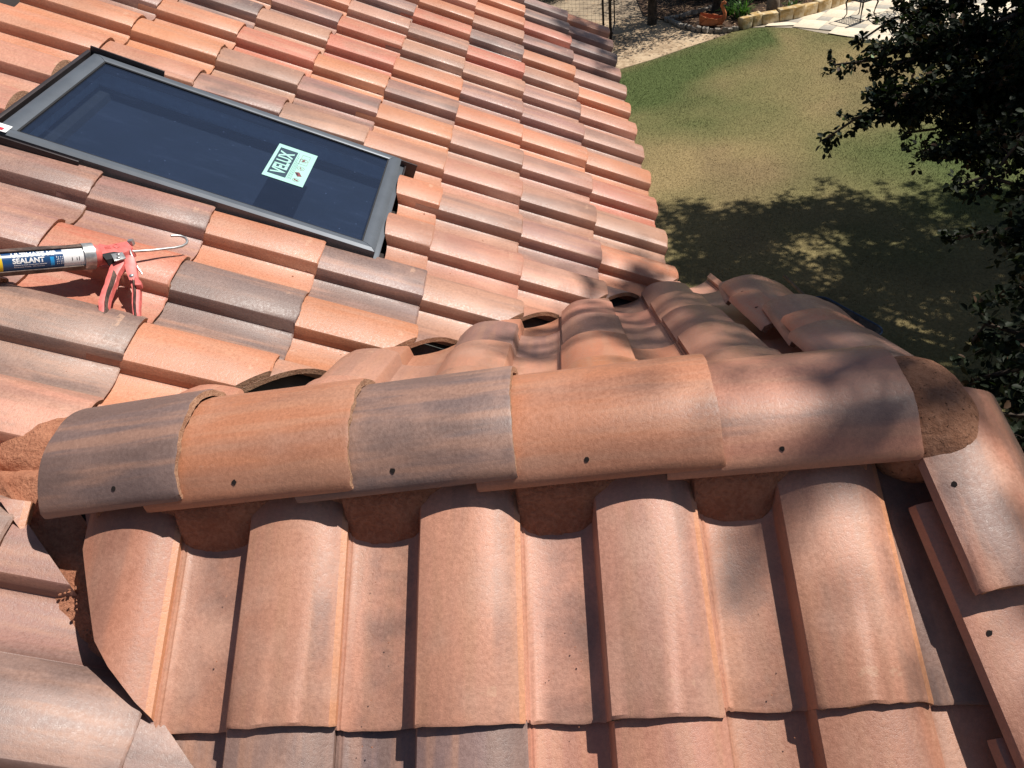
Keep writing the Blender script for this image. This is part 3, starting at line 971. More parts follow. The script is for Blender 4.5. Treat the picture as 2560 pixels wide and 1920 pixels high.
# slab serifs
b3.to_mesh(me_t); b3.free(); 
nf = len(bm.faces)
bm.from_mesh(me_t)
bm.faces.ensure_lookup_table()
for f in bm.faces[nf:]: f.material_index = 0
ringp(.86, .17, .0032, 0, .0009)
sticker = put('sticker', bm_mesh(bm, 'sticker', 20), sk, (M_mint, M_navy, M_sred), F_main(0, 0, 0))
# small white and red label on the frame at the upper left corner
M_red = plain('red_print', (0.55, 0.03, 0.05), .4)
bm = bmesh.new()
box(bm, (s0 + .02, v1 - .012, FT + .001), (.040, .045, .001), 0)
box(bm, (s0 + .012, v1 - .012, FT + .0018), (.014, .022, .0006), 1)
put('label', bm_mesh(bm, 'label', 20), sk, (M_white, M_red), F_main(0, 0, 0))

# ------------------------------------------------------------------ caulking gun and cartridge
GF = Matrix(((0, -CP, 0, 0), (1, 0, 0, 0), (0, SP, 1, 0), (0, 0, 0, 1)))   # (s, v, h) -> world, h vertical
def G3(s, v, h): return GF @ Vector((s, v, h))
M_pink = plain('worn_red_paint', (0.60, 0.135, 0.12), .45, 0, .22, 60)
M_steel = plain('zinc_steel', (0.48, 0.48, 0.47), .35, .7, .25, 70)
M_dark = rough_material('sealant_smeared_metal', (0.05, 0.035, 0.032), (0.16, 0.11, 0.09), 60, .8, .003, .6)
mt, nt, b = newmat('blue_label'); M_blue = mt
b.inputs['Base Color'].default_value = (0.012, 0.06, 0.17, 1); b.inputs['Roughness'].default_value = .28
M_bl2 = plain('bright_blue_print', (0.02, 0.28, 0.62), .3)
M_yel = plain('yellow_print', (0.75, 0.50, 0.02), .35)
gun = empty('caulking_gun', G3(-1.14, 1.66, 0))
tag(gun, 'worn red caulking gun with hooked steel rod lying on the roof tiles', 'caulking gun')
def gput(name, bm, mats, parent=gun, ang=40): return put(name, bm_mesh(bm, name, ang), parent, mats, Matrix.Identity(4))
GH = .078
ax0 = G3(-1.600, 2.225, GH + .004); ax1 = G3(-1.163, 1.698, GH)
axd = (ax1 - ax0).normalized()
upn = Vector((SP, 0, CP)); sidev = axd.cross(upn).normalized(); upn = Vector((1.05, -1.55, 0.95)); upn = (upn - axd * upn.dot(axd)).normalized(); sidev = axd.cross(upn).normalized()   # the open side of the cradle
def AX(t, a, r):   # point round the barrel axis; t metres back from the collar, angle a from "up", r radius
    return ax1 - axd * t + (upn * math.cos(a) + sidev * math.sin(a)) * r
# half-pipe cradle, open towards the camera/top
bm = bmesh.new()
rows = []
for k in range(13):
    t = .005 + .55 * k / 12
    row = []
    for j in range(15):
        a = math.radians(48) + math.radians(264) * j / 14
        row.append((bm.verts.new(AX(t, a, .0302 + .0007 * rng.standard_normal())), bm.verts.new(AX(t, a, .0275))))
    rows.append(row)
for a, b2 in zip(rows, rows[1:]):
    for j in range(14):
        bm.faces.new((a[j][0], a[j + 1][0], b2[j + 1][0], b2[j][0])); bm.faces.new((a[j][1], b2[j][1], b2[j + 1][1], a[j + 1][1]))
    bm.faces.new((a[0][0], b2[0][0], b2[0][1], a[0][1])); bm.faces.new((a[-1][0], a[-1][1], b2[-1][1], b2[-1][0]))
gput('cradle', bm, (M_dark,))
def barrel(bm, t0, t1, r, seg=28, mi=0, r2=None):
    ra = [bm.verts.new(AX(t0, 2 * math.pi * k / seg, r)) for k in range(seg)]
    rb = [bm.verts.new(AX(t1, 2 * math.pi * k / seg, r2 or r)) for k in range(seg)]
    fs = [bm.faces.new((ra[k], ra[(k + 1) % seg], rb[(k + 1) % seg], rb[k])) for k in range(seg)]
    fs += [bm.faces.new(ra[::-1]), bm.faces.new(rb)]
    for f in fs: f.material_index = mi
bm = bmesh.new(); barrel(bm, -.006, .018, .0315); gput('collar', bm, (M_steel,))
bm = bmesh.new()
tube(bm, [AX(.016, math.radians(150), .030), AX(.012, math.radians(155), .036), AX(.004, math.radians(152), .031)], .0022, 6); gput('collar_tab', bm, (M_steel,))
# housing: tapered casting
H = GH
def flat(pts, h0, h1, bmx):
    prism_pts = [bmx.verts.new(G3(s, v, h0)) for v, s in pts]; up_ = [bmx.verts.new(G3(s, v, h1)) for v, s in pts]
    bmx.faces.new(prism_pts[::-1]); bmx.faces.new(up_)
    n = len(pts)
    for i in range(n): bmx.faces.new((prism_pts[i], prism_pts[(i + 1) % n], up_[(i + 1) % n], up_[i]))
def bev(bmx, w=.0015):
    bmesh.ops.recalc_face_normals(bmx, faces=bmx.faces[:])
    bmesh.ops.bevel(bmx, geom=[e for e in bmx.edges if e.calc_face_angle(0) > .6], offset=w, segments=2, affect='EDGES', profile=.5)
bm = bmesh.new()
barrel(bm, -.007, -.022, .0275, r2=.0235)
housing_poly = [(1.690, -1.120), (1.672, -1.118), (1.640, -1.078), (1.619, -1.096), (1.625, -1.122), (1.640, -1.146), (1.655, -1.150), (1.676, -1.176)]
flat(housing_poly, H - .012, H + .014, bm)
bev(bm, .002)
gput('housing', bm, (M_pink,))
bm = bmesh.new()
flat([(1.668, -1.160), (1.648, -1.137), (1.634, -1.132), (1.626, -1.147), (1.650, -1.176)], H - .002, H + .0148, bm)
gput('housing_recess_shade', bm, (M_gasket,))  # dark plate laid on the housing, stands in for shade in the recess
bm = bmesh.new()
for (v_, s_) in [(1.672, -1.130), (1.668, -1.134)]:
    tube(bm, [G3(s_, v_, H + .0145), G3(s_ + .008, v_ - .009, H + .0145)], .0016, 6)
ringpts = [G3(-1.112 + .007 * math.cos(t), 1.652 + .007 * math.sin(t), H + .0145) for t in [i * .7 for i in range(8)]]
tube(bm, ringpts, .0012, 6)
gput('embossing', bm, (M_pink,))
def handle_mesh(path, widths, thick, h0, h1):
    """flat curved lever following path (v,s), with half widths"""
    bm = bmesh.new()
    L_, R_ = [], []
    for i, p in enumerate(path):
        a = Vector(path[max(i - 1, 0)]); c = Vector(path[min(i + 1, len(path) - 1)])
        t = (c - a).normalized(); n = Vector((-t.y, t.x))
        L_.append(Vector(p) + n * widths[i]); R_.append(Vector(p) - n * widths[i])
    k = len(path)
    hs = [h0 + (h1 - h0) * i / (k - 1) for i in range(k)]
    vt = [[bm.verts.new(G3(q.y, q.x, hs[i] + dz)) for q, dz in ((L_[i], -thick), (L_[i], thick * .6), (Vector(path[i]), thick), (R_[i], thick * .6), (R_[i], -thick))] for i in range(k)]
    for a, b2 in zip(vt, vt[1:]):
        for j in range(5): bm.faces.new((a[j], a[(j + 1) % 5], b2[(j + 1) % 5], b2[j]))
    bm.faces.new(vt[0][::-1]); bm.faces.new(vt[-1])
    return bm
def smooth_path(p, n=14):
    out = []
    for i in range(n + 1):
        t = i / n * (len(p) - 1); k = min(int(t), len(p) - 2); f = t - k
        g = lambda q: Vector(p[max(0, min(len(p) - 1, q))])
        out.append(tuple(0.5 * ((2 * g(k)) + (g(k + 1) - g(k - 1)) * f + (2 * g(k - 1) - 5 * g(k) + 4 * g(k + 1) - g(k + 2)) * f * f + (3 * g(k) - g(k - 1) - 3 * g(k + 1) + g(k + 2)) * f ** 3)))
    return out
hp = smooth_path([(1.628, -1.150), (1.636, -1.180), (1.634, -1.225), (1.632, -1.275), (1.623, -1.318), (1.633, -1.345)])
hw_ = [.009, .011, .0125, .0115, .0105, .0115, .010, .0105, .010, .0105, .0095, .009, .008, .006, .004]
bm = handle_mesh(hp, hw_, .008, H + .004, .028); gput('grip', bm, (M_pink,))
bm = handle_mesh([(a - .0075, b_) for a, b_ in hp[4:]], [.0024] * len(hp[4:]), .0115, H - .003, .027); gput('grip_channel', bm, (M_dark,))
tp = smooth_path([(1.615, -1.130), (1.605, -1.165), (1.583, -1.210), (1.570, -1.262), (1.552, -1.312)])
bm = handle_mesh(tp, [.009, .011, .0125, .012, .0115, .0105, .0095, .009, .0085, .0085, .008, .0075, .007, .006, .005], .008, H + .006, .026); gput('trigger', bm, (M_pink,))
bm = handle_mesh([(a + .001, b_) for a, b_ in tp[6:]], [.0026] * len(tp[6:]), .0092, H - .014, .028); gput('trigger_channel', bm, (M_dark,))
bm = bmesh.new()
flat([(1.589, -1.185), (1.570, -1.196), (1.566, -1.208), (1.578, -1.215)], H - .016, H - .004, bm); bev(bm, .001); gput('trigger_spur', bm, (M_pink,))
bm = bmesh.new()
flat([(1.648, -1.152), (1.629, -1.131), (1.614, -1.150), (1.631, -1.174)], H + .014, H + .0175, bm); bev(bm, .0008)
gput('pivot_plate', bm, (M_steel,))
bm = bmesh.new()
for v_, s_ in [(1.6335, -1.146), (1.628, -1.159)]:
    c = G3(s_, v_, H + .018)
    r_ = bmesh.ops.create_uvsphere(bm, u_segments=12, v_segments=6, radius=.0052)
    for v in r_['verts']: v.co = Vector((v.co.x, v.co.y, v.co.z * .5)) + c
gput('rivet', bm, (M_steel,))
bm = bmesh.new()
c = G3(-1.197, 1.588, H + .006); r_ = bmesh.ops.create_uvsphere(bm, u_segments=12, v_segments=6, radius=.0062)
for v in r_['verts']: v.co = Vector((v.co.x, v.co.y, v.co.z * .6)) + c
gput('rivet', bm, (M_steel,))
rodp = [(-1.112, 1.640), (-1.072, 1.588), (-1.033, 1.545), (-1.016, 1.531), (-1.000, 1.5255), (-.986, 1.5275), (-.976, 1.536), (-.974, 1.549), (-.980, 1.561), (-.987, 1.569)]
bm = bmesh.new(); tube(bm, [G3(s_, v_, H + .002) for s_, v_ in rodp], .0033, 10); gput('plunger_rod', bm, (M_steel,))
bm = bmesh.new(); tube(bm, [G3(-1.075, 1.643, H + .004), G3(-1.090, 1.632, H + .012), G3(-1.118, 1.617, H + .010), G3(-1.140, 1.603, H - .004), G3(-1.153, 1.588, H - .018)], .0022, 8)
box(bm, (0, 0, 0), (.012, .012, .014), M=Matrix.Translation(G3(-1.070, 1.636, H + .006)))
gput('release_lever', bm, (M_steel,))
bm = bmesh.new(); tube(bm, [G3(-1.108 + .0016 * i, 1.636 - .002 * i, H + .002) for i in range(7)], .0062, 10); gput('spring', bm, (M_steel,))

# cartridge
cart = empty('sealant_cartridge', AX(.25, 0, 0))
tag(cart, 'navy and white tube of sealant loaded in the caulking gun', 'sealant tube')
bm = bmesh.new(); RB = .0255
barrel(bm, .018, .063, RB, 40, 0); barrel(bm, .063, .186, RB, 40, 1); barrel(bm, .186, .197, RB + .0001, 40, 2); barrel(bm, .197, .53, RB, 40, 3)
put('tube', bm_mesh(bm, 'tube', 30), cart, (M_white, M_blue, M_yel, M_black), Matrix.Identity(4))
MID = -0.62     # angle round the tube that faces the camera
def wrap_text(body, size, t_left, arc, weight, M_, name, width=None, sy=1.0):
    me = text_polys(body, size, 0, weight)
    bmt = bmesh.new(); bmt.from_mesh(me)
    bmesh.ops.triangulate(bmt, faces=bmt.faces[:])
    bmesh.ops.subdivide_edges(bmt, edges=[e for e in bmt.edges if e.calc_length() > .006], cuts=2)
    wmax = max(v.co.x for v in bmt.verts); k = (width / wmax) if width else 1
    for v in bmt.verts:
        x, y = v.co.x * k, v.co.y * sy
        v.co = AX(t_left - x, -(arc + y) / RB, RB + .0004)
    me2 = bm_mesh(bmt, name, 60, recalc=False)
    put(name, me2, cart, (M_,), Matrix.Identity(4))
# arc: distance round the tube; larger = further "up" the label
def sgn_up():
    # which rotation sense moves the lettering towards the ridge side (+y)
    a = AX(.1, -.2, RB); b_ = AX(.1, .2, RB)
    return 1 if a.y > b_.y else -1
SG = sgn_up()
_AX = AX
if SG < 0:
    def AX(t, a, r): return _AX(t, -a, r)
wrap_text('SEALANT', .0155, .1665, -.0055, .0006, M_white, 'lettering', .064, 1.0)
wrap_text('ULTIMATE MP', .0150, .1665, .0085, .0006, M_white, 'lettering', .090, 1.0)
wrap_text('Adheres to most construction materials', .0030, .165, -.0105, .0001, M_white, 'lettering', .066)
wrap_text('Permanently Flexible   Will not Crack', .0030, .165, -.0150, .0001, M_white, 'lettering', .062)
wrap_text('PRO ULTRA', .012, .30, -.006, .0007, M_white, 'lettering', .09, 1.2)
bm = bmesh.new()
def patch(t0, t1, r0, r1, mi, dr=.0005):
    n = 6
    rowa = [bm.verts.new(AX(t0, -(r0 + (r1 - r0) * i / n) / RB, RB + dr)) for i in range(n + 1)]
    rowb = [bm.verts.new(AX(t1, -(r0 + (r1 - r0) * i / n) / RB, RB + dr)) for i in range(n + 1)]
    for i in range(n):
        f = bm.faces.new((rowa[i], rowa[i + 1], rowb[i + 1], rowb[i])); f.material_index = mi
patch(.083, .091, -.016, .004, 1)
rr = random.Random(9)
for col_ in (.078, .0745, .0700, .0665):
    for k in range(4):
        patch(col_ - .0014, col_, -.014 + k * .005, -.014 + k * .005 + rr.uniform(.002, .004), 0)
for col_ in (.046, .036, .031):
    patch(col_, col_ - .0015, -.008, -.002 + rr.uniform(0, .004), 2)
put('print', bm_mesh(bm, 'print', 60), cart, (M_white, M_bl2, M_black), Matrix.Identity(4))

# mortar crumbs and grit scattered over the tiles
bm = bmesh.new()
rr = random.Random(77)
def crumb(p, r):
    res = bmesh.ops.create_icosphere(bm, subdivisions=1, radius=r)
    for v in res['verts']: v.co = Vector((v.co.x * rr.uniform(.7, 1.5), v.co.y * rr.uniform(.7, 1.5), v.co.z * rr.uniform(.4, .9))) + p
def main_pt(v, s, h): return G3(s, v, h)
for _ in range(90):
    v_, s_ = rr.uniform(.2, 2.2), rr.uniform(-1.7, .6)
    ph = ((s_ + .122) / TW) % 1.0 * TW
    if -SKX1 / CP - .05 < v_ < -SKX0 / CP + .05 and SKY0 - .05 < s_ < SKY1 + .05: continue
    x = -v_ * CP
    if x > s_ + VF - .08 and s_ > RY: continue
    if x + s_ > VN - .05 and s_ < RY: continue
    if ph > .118: continue
    hz = next(z0 + (z1 - z0) * (ph - a0_) / (a1_ - a0_) for (a0_, z0), (a1_, z1) in zip(KEY, KEY[1:]) if a0_ <= ph <= a1_)
    lift_here = LIFT * (1 - ((v_ / TE) % 1)) 
    crumb(main_pt(v_, s_, (hz - KINK - LIFT + lift_here) / CP + .001), rr.uniform(.0012, .0032))
for _ in range(24):
    x = rr.choice([rr.uniform(-1.02, -.93), rr.uniform(-.76, -.68), rr.uniform(-.47, -.4), rr.uniform(-.18, -.12)])
    y = rr.uniform(-2.25, -1.99)
    crumb(Vector((x, y, RZ + (y - RY) * TP + .002)), rr.uniform(.0006, .0014))
for _ in range(26):
    y = rr.uniform(-2.10, -1.98); x = VN - y + rr.uniform(.045, .085)
    crumb(Vector((x, y, max(-x * TP, RZ + (y - RY) * TP) - .020)), rr.uniform(.002, .005))
crumbs = put('mortar_crumbs', bm_mesh(bm, 'mortar_crumbs', 20), None, (M_mortar,))
tag(crumbs, 'small red mortar crumbs and grit scattered on the tiles', 'mortar crumbs', kind='stuff')

# ------------------------------------------------------------------ garden ground
def gauss(x, y, cx, cy, rx, ry): return np.exp(-(((x - cx) / rx) ** 2 + ((y - cy) / ry) ** 2))
def fbm(x, y, seed=0, octv=4):
    r = np.random.default_rng(seed); out = np.zeros_like(x); amp = 1; tot = 0
    for o_ in range(octv):
        tbl = r.random((64, 64)); f = .45 * 2 ** o_
        xi, yi = x * f + 31.7 * o_, y * f + 17.1 * o_
        x0_, y0_ = np.floor(xi).astype(int), np.floor(yi).astype(int)
        fx_, fy_ = xi - x0_, yi - y0_; fx_ = fx_ * fx_ * (3 - 2 * fx_); fy_ = fy_ * fy_ * (3 - 2 * fy_)
        g = lambda a, b_: tbl[a % 64, b_ % 64]
        out += amp * ((g(x0_, y0_) * (1 - fx_) + g(x0_ + 1, y0_) * fx_) * (1 - fy_) + (g(x0_, y0_ + 1) * (1 - fx_) + g(x0_ + 1, y0_ + 1) * fx_) * fy_)
        tot += amp; amp *= .5
    return out / tot
LAWN = [(-1.5, 12.6), (-0.2, 13.8), (1.08, 14.83), (1.85, 15.25), (2.6, 15.76), (3.3, 16.2), (4.03, 16.76), (4.63, 16.66), (5.2, 16.36), (5.49, 15.99), (5.86, 15.55), (6.34, 15.05), (6.78, 14.66), (7.32, 14.24), (8.2, 13.7), (9.6, 13.2), (12, 12.9), (15, 12.8), (15, -6), (0.2, -6), (-1.5, 0)]
def lawn_colour(x, y):
    n = fbm(x, y, 3, 4); n2 = fbm(x * 3.1, y * 3.1, 8, 3)
    edge = np.clip(1 - np.abs((y - 14.0) - (x - 0.2) * .72 + 1.1) / 1.5, 0, 1) * (x < 4.6)
    g = .30 + .9 * (n - .5) + .5 * (n2 - .5)
    g += .95 * edge
    g += .55 * gauss(x, y, 5.2, 9.8, 1.8, 1.3) + .5 * gauss(x, y, 7, 8.6, 2, 2.5)
    g += .30 * gauss(x, y, 2.6, 12.3, 1.6, 1.4) + .35 * gauss(x, y, 1.3, 13.0, .8, 1.6)
    g -= .55 * gauss(x, y, 2.2, 9.6, 1.8, 1.3) + .25 * gauss(x, y, 5, 13.6, 2, 1.2) + .2 * gauss(x, y, 2.5, 13.6, .5, .5)
    g = np.clip(g, 0, 1)
    tan = np.array([.27, .200, .095]); brown = np.array([.175, .125, .066]); green = np.array([.078, .102, .032])
    k = np.clip((fbm(x * 1.7, y * 1.7, 21, 3) - .4) * 4, 0, 1)[..., None]
    dry = tan * (1 - k * .65) + brown * (k * .65)
    return dry * (1 - g[..., None] ** .8) + green * (g[..., None] ** .8)

def attr_material(name, rough=.9, bscale=60, bd=.03, transl=False):
    mt, nt, b = newmat(name)
    at = N(nt, 'ShaderNodeAttribute'); at.attribute_name = 'tone'
    tc = N(nt, 'ShaderNodeTexCoord')
    n1 = noise(nt, tc.outputs['Object'], bscale, 6, .75)
    mr = N(nt, 'ShaderNodeMapRange'); mr.inputs['From Min'].default_value = .25; mr.inputs['From Max'].default_value = .75; mr.inputs['To Min'].default_value = .55; mr.inputs['To Max'].default_value = 1.35
    nt.links.new(n1, mr.inputs['Value'])
    vm = N(nt, 'ShaderNodeVectorMath', operation='SCALE'); nt.links.new(at.outputs['Color'], vm.inputs[0]); nt.links.new(mr.outputs[0], vm.inputs['Scale'])
    nt.links.new(vm.outputs[0], b.inputs['Base Color']); b.inputs['Roughness'].default_value = rough; b.inputs['Specular IOR Level'].default_value = .15
    if bd: bump(nt, b, n1, .8, bd)
    return mt
M_lawn = attr_material('lawn_turf', bscale=24, bd=.006)
M_blade = attr_material('grass_blades', bscale=3, bd=0)

# base ground
M_dry = rough_material('dry_ground', (0.20, 0.15, 0.105), (0.36, 0.28, 0.19), 2.2, .6, .03)
bm = bmesh.new()
g_v = [bm.verts.new(p) for p in [(-400, -400, GZ - .012), (400, -400, GZ - .012), (400, 400, GZ - .012), (-400, 400, GZ - .012)]]
bm.faces.new(g_v)
tag(put('ground', bm_mesh(bm, 'ground', 20), None, (M_dry,)), 'dry brown ground beyond the garden', None, kind='structure')
# lawn as a grid clipped to the outline
def in_poly(x, y, poly):
    inside = np.zeros(x.shape, bool); n = len(poly)
    for i in range(n):
        x0_, y0_ = poly[i]; x1_, y1_ = poly[(i + 1) % n]
        if y0_ == y1_: continue
        c_ = ((y0_ > y) != (y1_ > y)) & (x < (x1_ - x0_) * (y - y0_) / (y1_ - y0_) + x0_)
        inside ^= c_
    return inside
bm = bmesh.new()
f = bm.faces.new([bm.verts.new((x, y, GZ)) for x, y in LAWN])
for k in range(0, 56):
    r_ = bm.faces[:] + bm.edges[:] + bm.verts[:]
    bmesh.ops.bisect_plane(bm, geom=r_, plane_co=(-1.5 + k * .3, 0, 0), plane_no=(1, 0, 0))
for k in range(0, 74):
    r_ = bm.faces[:] + bm.edges[:] + bm.verts[:]
    bmesh.ops.bisect_plane(bm, geom=r_, plane_co=(0, -5 + k * .3, 0), plane_no=(0, 1, 0))
me = bm_mesh(bm, 'lawn', 30)
co = np.zeros(len(me.vertices) * 3); me.vertices.foreach_get('co', co); co = co.reshape(-1, 3)
ca = me.color_attributes.new('tone', 'FLOAT_COLOR', 'POINT')
cc = np.ones((len(co), 4)); cc[:, :3] = lawn_colour(co[:, 0], co[:, 1]); ca.data.foreach_set('color', cc.ravel())
lawn = put('lawn', me, None, (M_lawn,)); tag(lawn, 'patchy green and straw coloured lawn', None, kind='structure')
for p in me.polygons:
    pass

def arr_mesh(name, verts, faces, loops_per=3, tone=None):
    me = bpy.data.meshes.new(name)
    nv, nf = len(verts), len(faces)
    me.vertices.add(nv); me.vertices.foreach_set('co', verts.astype(np.float32).ravel())
    me.loops.add(nf * loops_per); me.loops.foreach_set('vertex_index', faces.astype(np.int32).ravel())
    me.polygons.add(nf); me.polygons.foreach_set('loop_start', np.arange(0, nf * loops_per, loops_per, dtype=np.int32)); me.polygons.foreach_set('loop_total', np.full(nf, loops_per, dtype=np.int32))
    me.update(calc_edges=True)
    if tone is not None:
        ca = me.color_attributes.new('tone', 'FLOAT_COLOR', 'POINT')
        c4 = np.ones((nv, 4)); c4[:, :3] = tone; ca.data.foreach_set('color', c4.ravel())
    return me
# grass blades
nb = 280000
d = rng.random(nb) ** .8
gx = rng.uniform(.2, 8.5, nb); gy = rng.uniform(2.5, 17, nb)
ok = in_poly(gx, gy, LAWN) & (gx > .0) & ~((gx > 6.2) & (gy < 7))
gx, gy = gx[ok], gy[ok]; nb = len(gx)
col = lawn_colour(gx, gy) * rng.uniform(.9, 1.45, nb)[:, None]
ang = rng.uniform(0, 2 * np.pi, nb); hgt = rng.uniform(.006, .020, nb) * (1 + .5 * (col[:, 1] > col[:, 0])); wid = rng.uniform(.002, .004, nb)
lean = rng.normal(0, .5, (nb, 2)) * hgt[:, None]
V = np.zeros((nb, 3, 3))
V[:, 0] = np.stack([gx - np.cos(ang) * wid, gy - np.sin(ang) * wid, np.full(nb, GZ)], 1)
V[:, 1] = np.stack([gx + np.cos(ang) * wid, gy + np.sin(ang) * wid, np.full(nb, GZ)], 1)
V[:, 2] = np.stack([gx + lean[:, 0], gy + lean[:, 1], GZ + hgt], 1)
gme = arr_mesh('grass', V.reshape(-1, 3), np.arange(nb * 3).reshape(-1, 3), 3, np.repeat(col, 3, 0))
gr = put('grass', gme, None, (M_blade,)); tag(gr, 'short patchy grass blades growing on the lawn', 'grass', kind='stuff')

# gravel path and planting bed
def sheet(name, pts, z, mat, label, kind='structure'):
    bm = bmesh.new(); bm.faces.new([bm.verts.new((x, y, z)) for x, y in pts])
    return tag(put(name, bm_mesh(bm, name, 20), None, (mat,)), label, None, kind=kind)
M_gravel = rough_material('tan_gravel', (0.30, 0.21, 0.13), (0.50, 0.38, 0.25), 9, .8, .02)
M_mulch = rough_material('dark_mulch', (0.035, 0.022, 0.015), (0.11, 0.065, 0.04), 9, 1, .05)
sheet('gravel_path', [(-8, 8), (-1.52, 12.62), (-.22, 13.83), (1.06, 14.86), (1.83, 15.28), (2.58, 15.79), (3.28, 16.23), (3.95, 16.8), (2.45, 18.0), (2.2, 18.6), (-8, 18.6)], GZ - .004, M_gravel, 'tan gravel path along the lawn')
BED = [(2.47, 18.0), (2.62, 17.7), (2.8, 17.24), (3.07, 16.87), (3.4, 16.65), (3.71, 16.59), (4.03, 16.78), (4.46, 16.96), (4.95, 17.02), (5.22, 17.06), (5.83, 17.35), (6.47, 17.75), (7.2, 18.2), (9.5, 19.6), (9.5, 24), (2, 24), (2, 18.6)]
sheet('planting_bed', BED, GZ + .02, M_mulch, 'dark mulch planting bed')
# leaf litter: stuff
nl = 5200
lx = rng.uniform(-2, 8, nl); ly = rng.uniform(14.6, 23, nl)
keep = in_poly(lx, ly, BED) | (rng.random(nl) < .35) & ~in_poly(lx, ly, LAWN) & (lx < 3.4)
lx, ly = lx[keep], ly[keep]; nl = len(lx)
a = rng.uniform(0, 6.28, nl); sz = rng.uniform(.015, .045, nl); zt = GZ + .024
V = np.zeros((nl, 4, 3))
for k, (u_, w_) in enumerate([(-1, 0), (0, -.5), (1, 0), (0, .5)]):
    V[:, k, 0] = lx + sz * (u_ * np.cos(a) - w_ * np.sin(a)); V[:, k, 1] = ly + sz * (u_ * np.sin(a) + w_ * np.cos(a)); V[:, k, 2] = zt + rng.uniform(0, .02, nl)
tone = np.array([.30, .20, .12]) * rng.uniform(.3, 1.7, nl)[:, None]
lme = arr_mesh('leaf_litter', V.reshape(-1, 3), np.arange(nl * 4).reshape(-1, 4), 4, np.repeat(tone, 4, 0))
tag(put('leaf_litter', lme, None, (M_blade,)), 'dry fallen leaves scattered over bed and path', 'leaf litter', kind='stuff')

# patio: hopscotch paving
M_pave = rough_material('beige_paver', (0.62, 0.53, 0.40), (0.72, 0.62, 0.48), 14, .3, .004)
M_pave2 = rough_material('grey_paver', (0.36, 0.33, 0.28), (0.44, 0.40, 0.34), 14, .3, .004)
M_joint = plain('paver_joint', (0.34, 0.29, 0.22), .95)
PATIO = [(3.9, 16.85), (4.63, 16.67), (5.2, 16.37), (5.49, 16.0), (5.86, 15.56), (6.34, 15.06), (6.78, 14.67), (7.32, 14.25), (8.2, 13.71), (9.6, 13.21), (12, 12.91), (14, 12.9), (14, 22), (9.5, 19.6), (7.2, 18.2), (6.47, 17.75), (5.83, 17.35), (5.22, 17.06), (4.95, 17.02), (4.46, 16.96)]
bm = bmesh.new(); bm.faces.new([bm.verts.new((x, y, GZ + .004)) for x, y in PATIO])
patio = tag(put('patio', bm_mesh(bm, 'patio', 20), None, (M_joint,)), 'beige paved patio', None, kind='structure')
ua = Vector((.8, -.6, 0)); va = Vector((-.6, -.8, 0))
def paver_mesh(sz, mat):
    bm = bmesh.new(); g0 = .004
    box(bm, (sz / 2, sz / 2, .011), (sz - g0, sz - g0, .022), bev=.003)
    me = bm_mesh(bm, 'paver', 30); me.materials.append(mat); return me
pm_s, pm_b = paver_mesh(.3, M_pave2), paver_mesh(.6, M_pave)
from mathutils.geometry import intersect_point_tri_2d
org = Vector((5.90, 16.98, GZ + .004))
for i in range(-12, 16):
    for j in range(-16, 12):
        base = org + ua * (.6 * i + .3 * j) + va * (-.3 * i + .6 * j)
        for (du_, dv_, sz, pm) in ((0, 0, .3, pm_s), (.3, 0, .6, pm_b)):
            c_ = base + ua * (du_ + sz / 2) + va * (dv_ + sz / 2)
            if not (4.0 < c_.x < 11.2 and 13 < c_.y < 19.6): continue
            ins = in_poly(np.array([c_.x]), np.array([c_.y]), PATIO)[0]
            if not ins: continue
            corners = [base + ua * (du_ + a_ * sz) + va * (dv_ + b_ * sz) for a_ in (0, 1) for b_ in (0, 1)]
            allin = all(in_poly(np.array([q.x]), np.array([q.y]), PATIO)[0] for q in corners)
            mw = frame_mat(-va, ua, (0, 0, 1), base + ua * du_ + va * dv_ + va * sz)
            mw = frame_mat(ua, -va, (0, 0, 1), base + ua * du_ + va * (dv_ + sz))
            if allin:
                put('paver', pm, patio, (), mw)
            else:
                bm = bmesh.new(); bm.from_mesh(pm); inv = mw.inverted()
                n_ = len(PATIO)
                for q in range(n_):
                    p0 = Vector((*PATIO[q], 0)); p1 = Vector((*PATIO[(q + 1) % n_], 0))
                    mid_ = (p0 + p1) / 2
                    if (Vector((c_.x, c_.y, 0)) - mid_).length > .85: continue
                    e_ = (p1 - p0).normalized(); no = Vector((e_.y, -e_.x, 0))
                    if (Vector((c_.x, c_.y, 0)) - p0).dot(no) > 0: continue
                    bmesh.ops.bisect_plane(bm, geom=bm.verts[:] + bm.edges[:] + bm.faces[:], plane_co=inv @ Vector((p0.x, p0.y, GZ)), plane_no=(inv.to_3x3() @ no).normalized(), clear_outer=True)
                if len(bm.faces) > 0:
                    me2 = bm_mesh(bm, 'paver', 30); me2.materials.clear(); me2.materials.append(pm.materials[0])
                    put('paver', me2, patio, (), mw)
                else: bm.free()

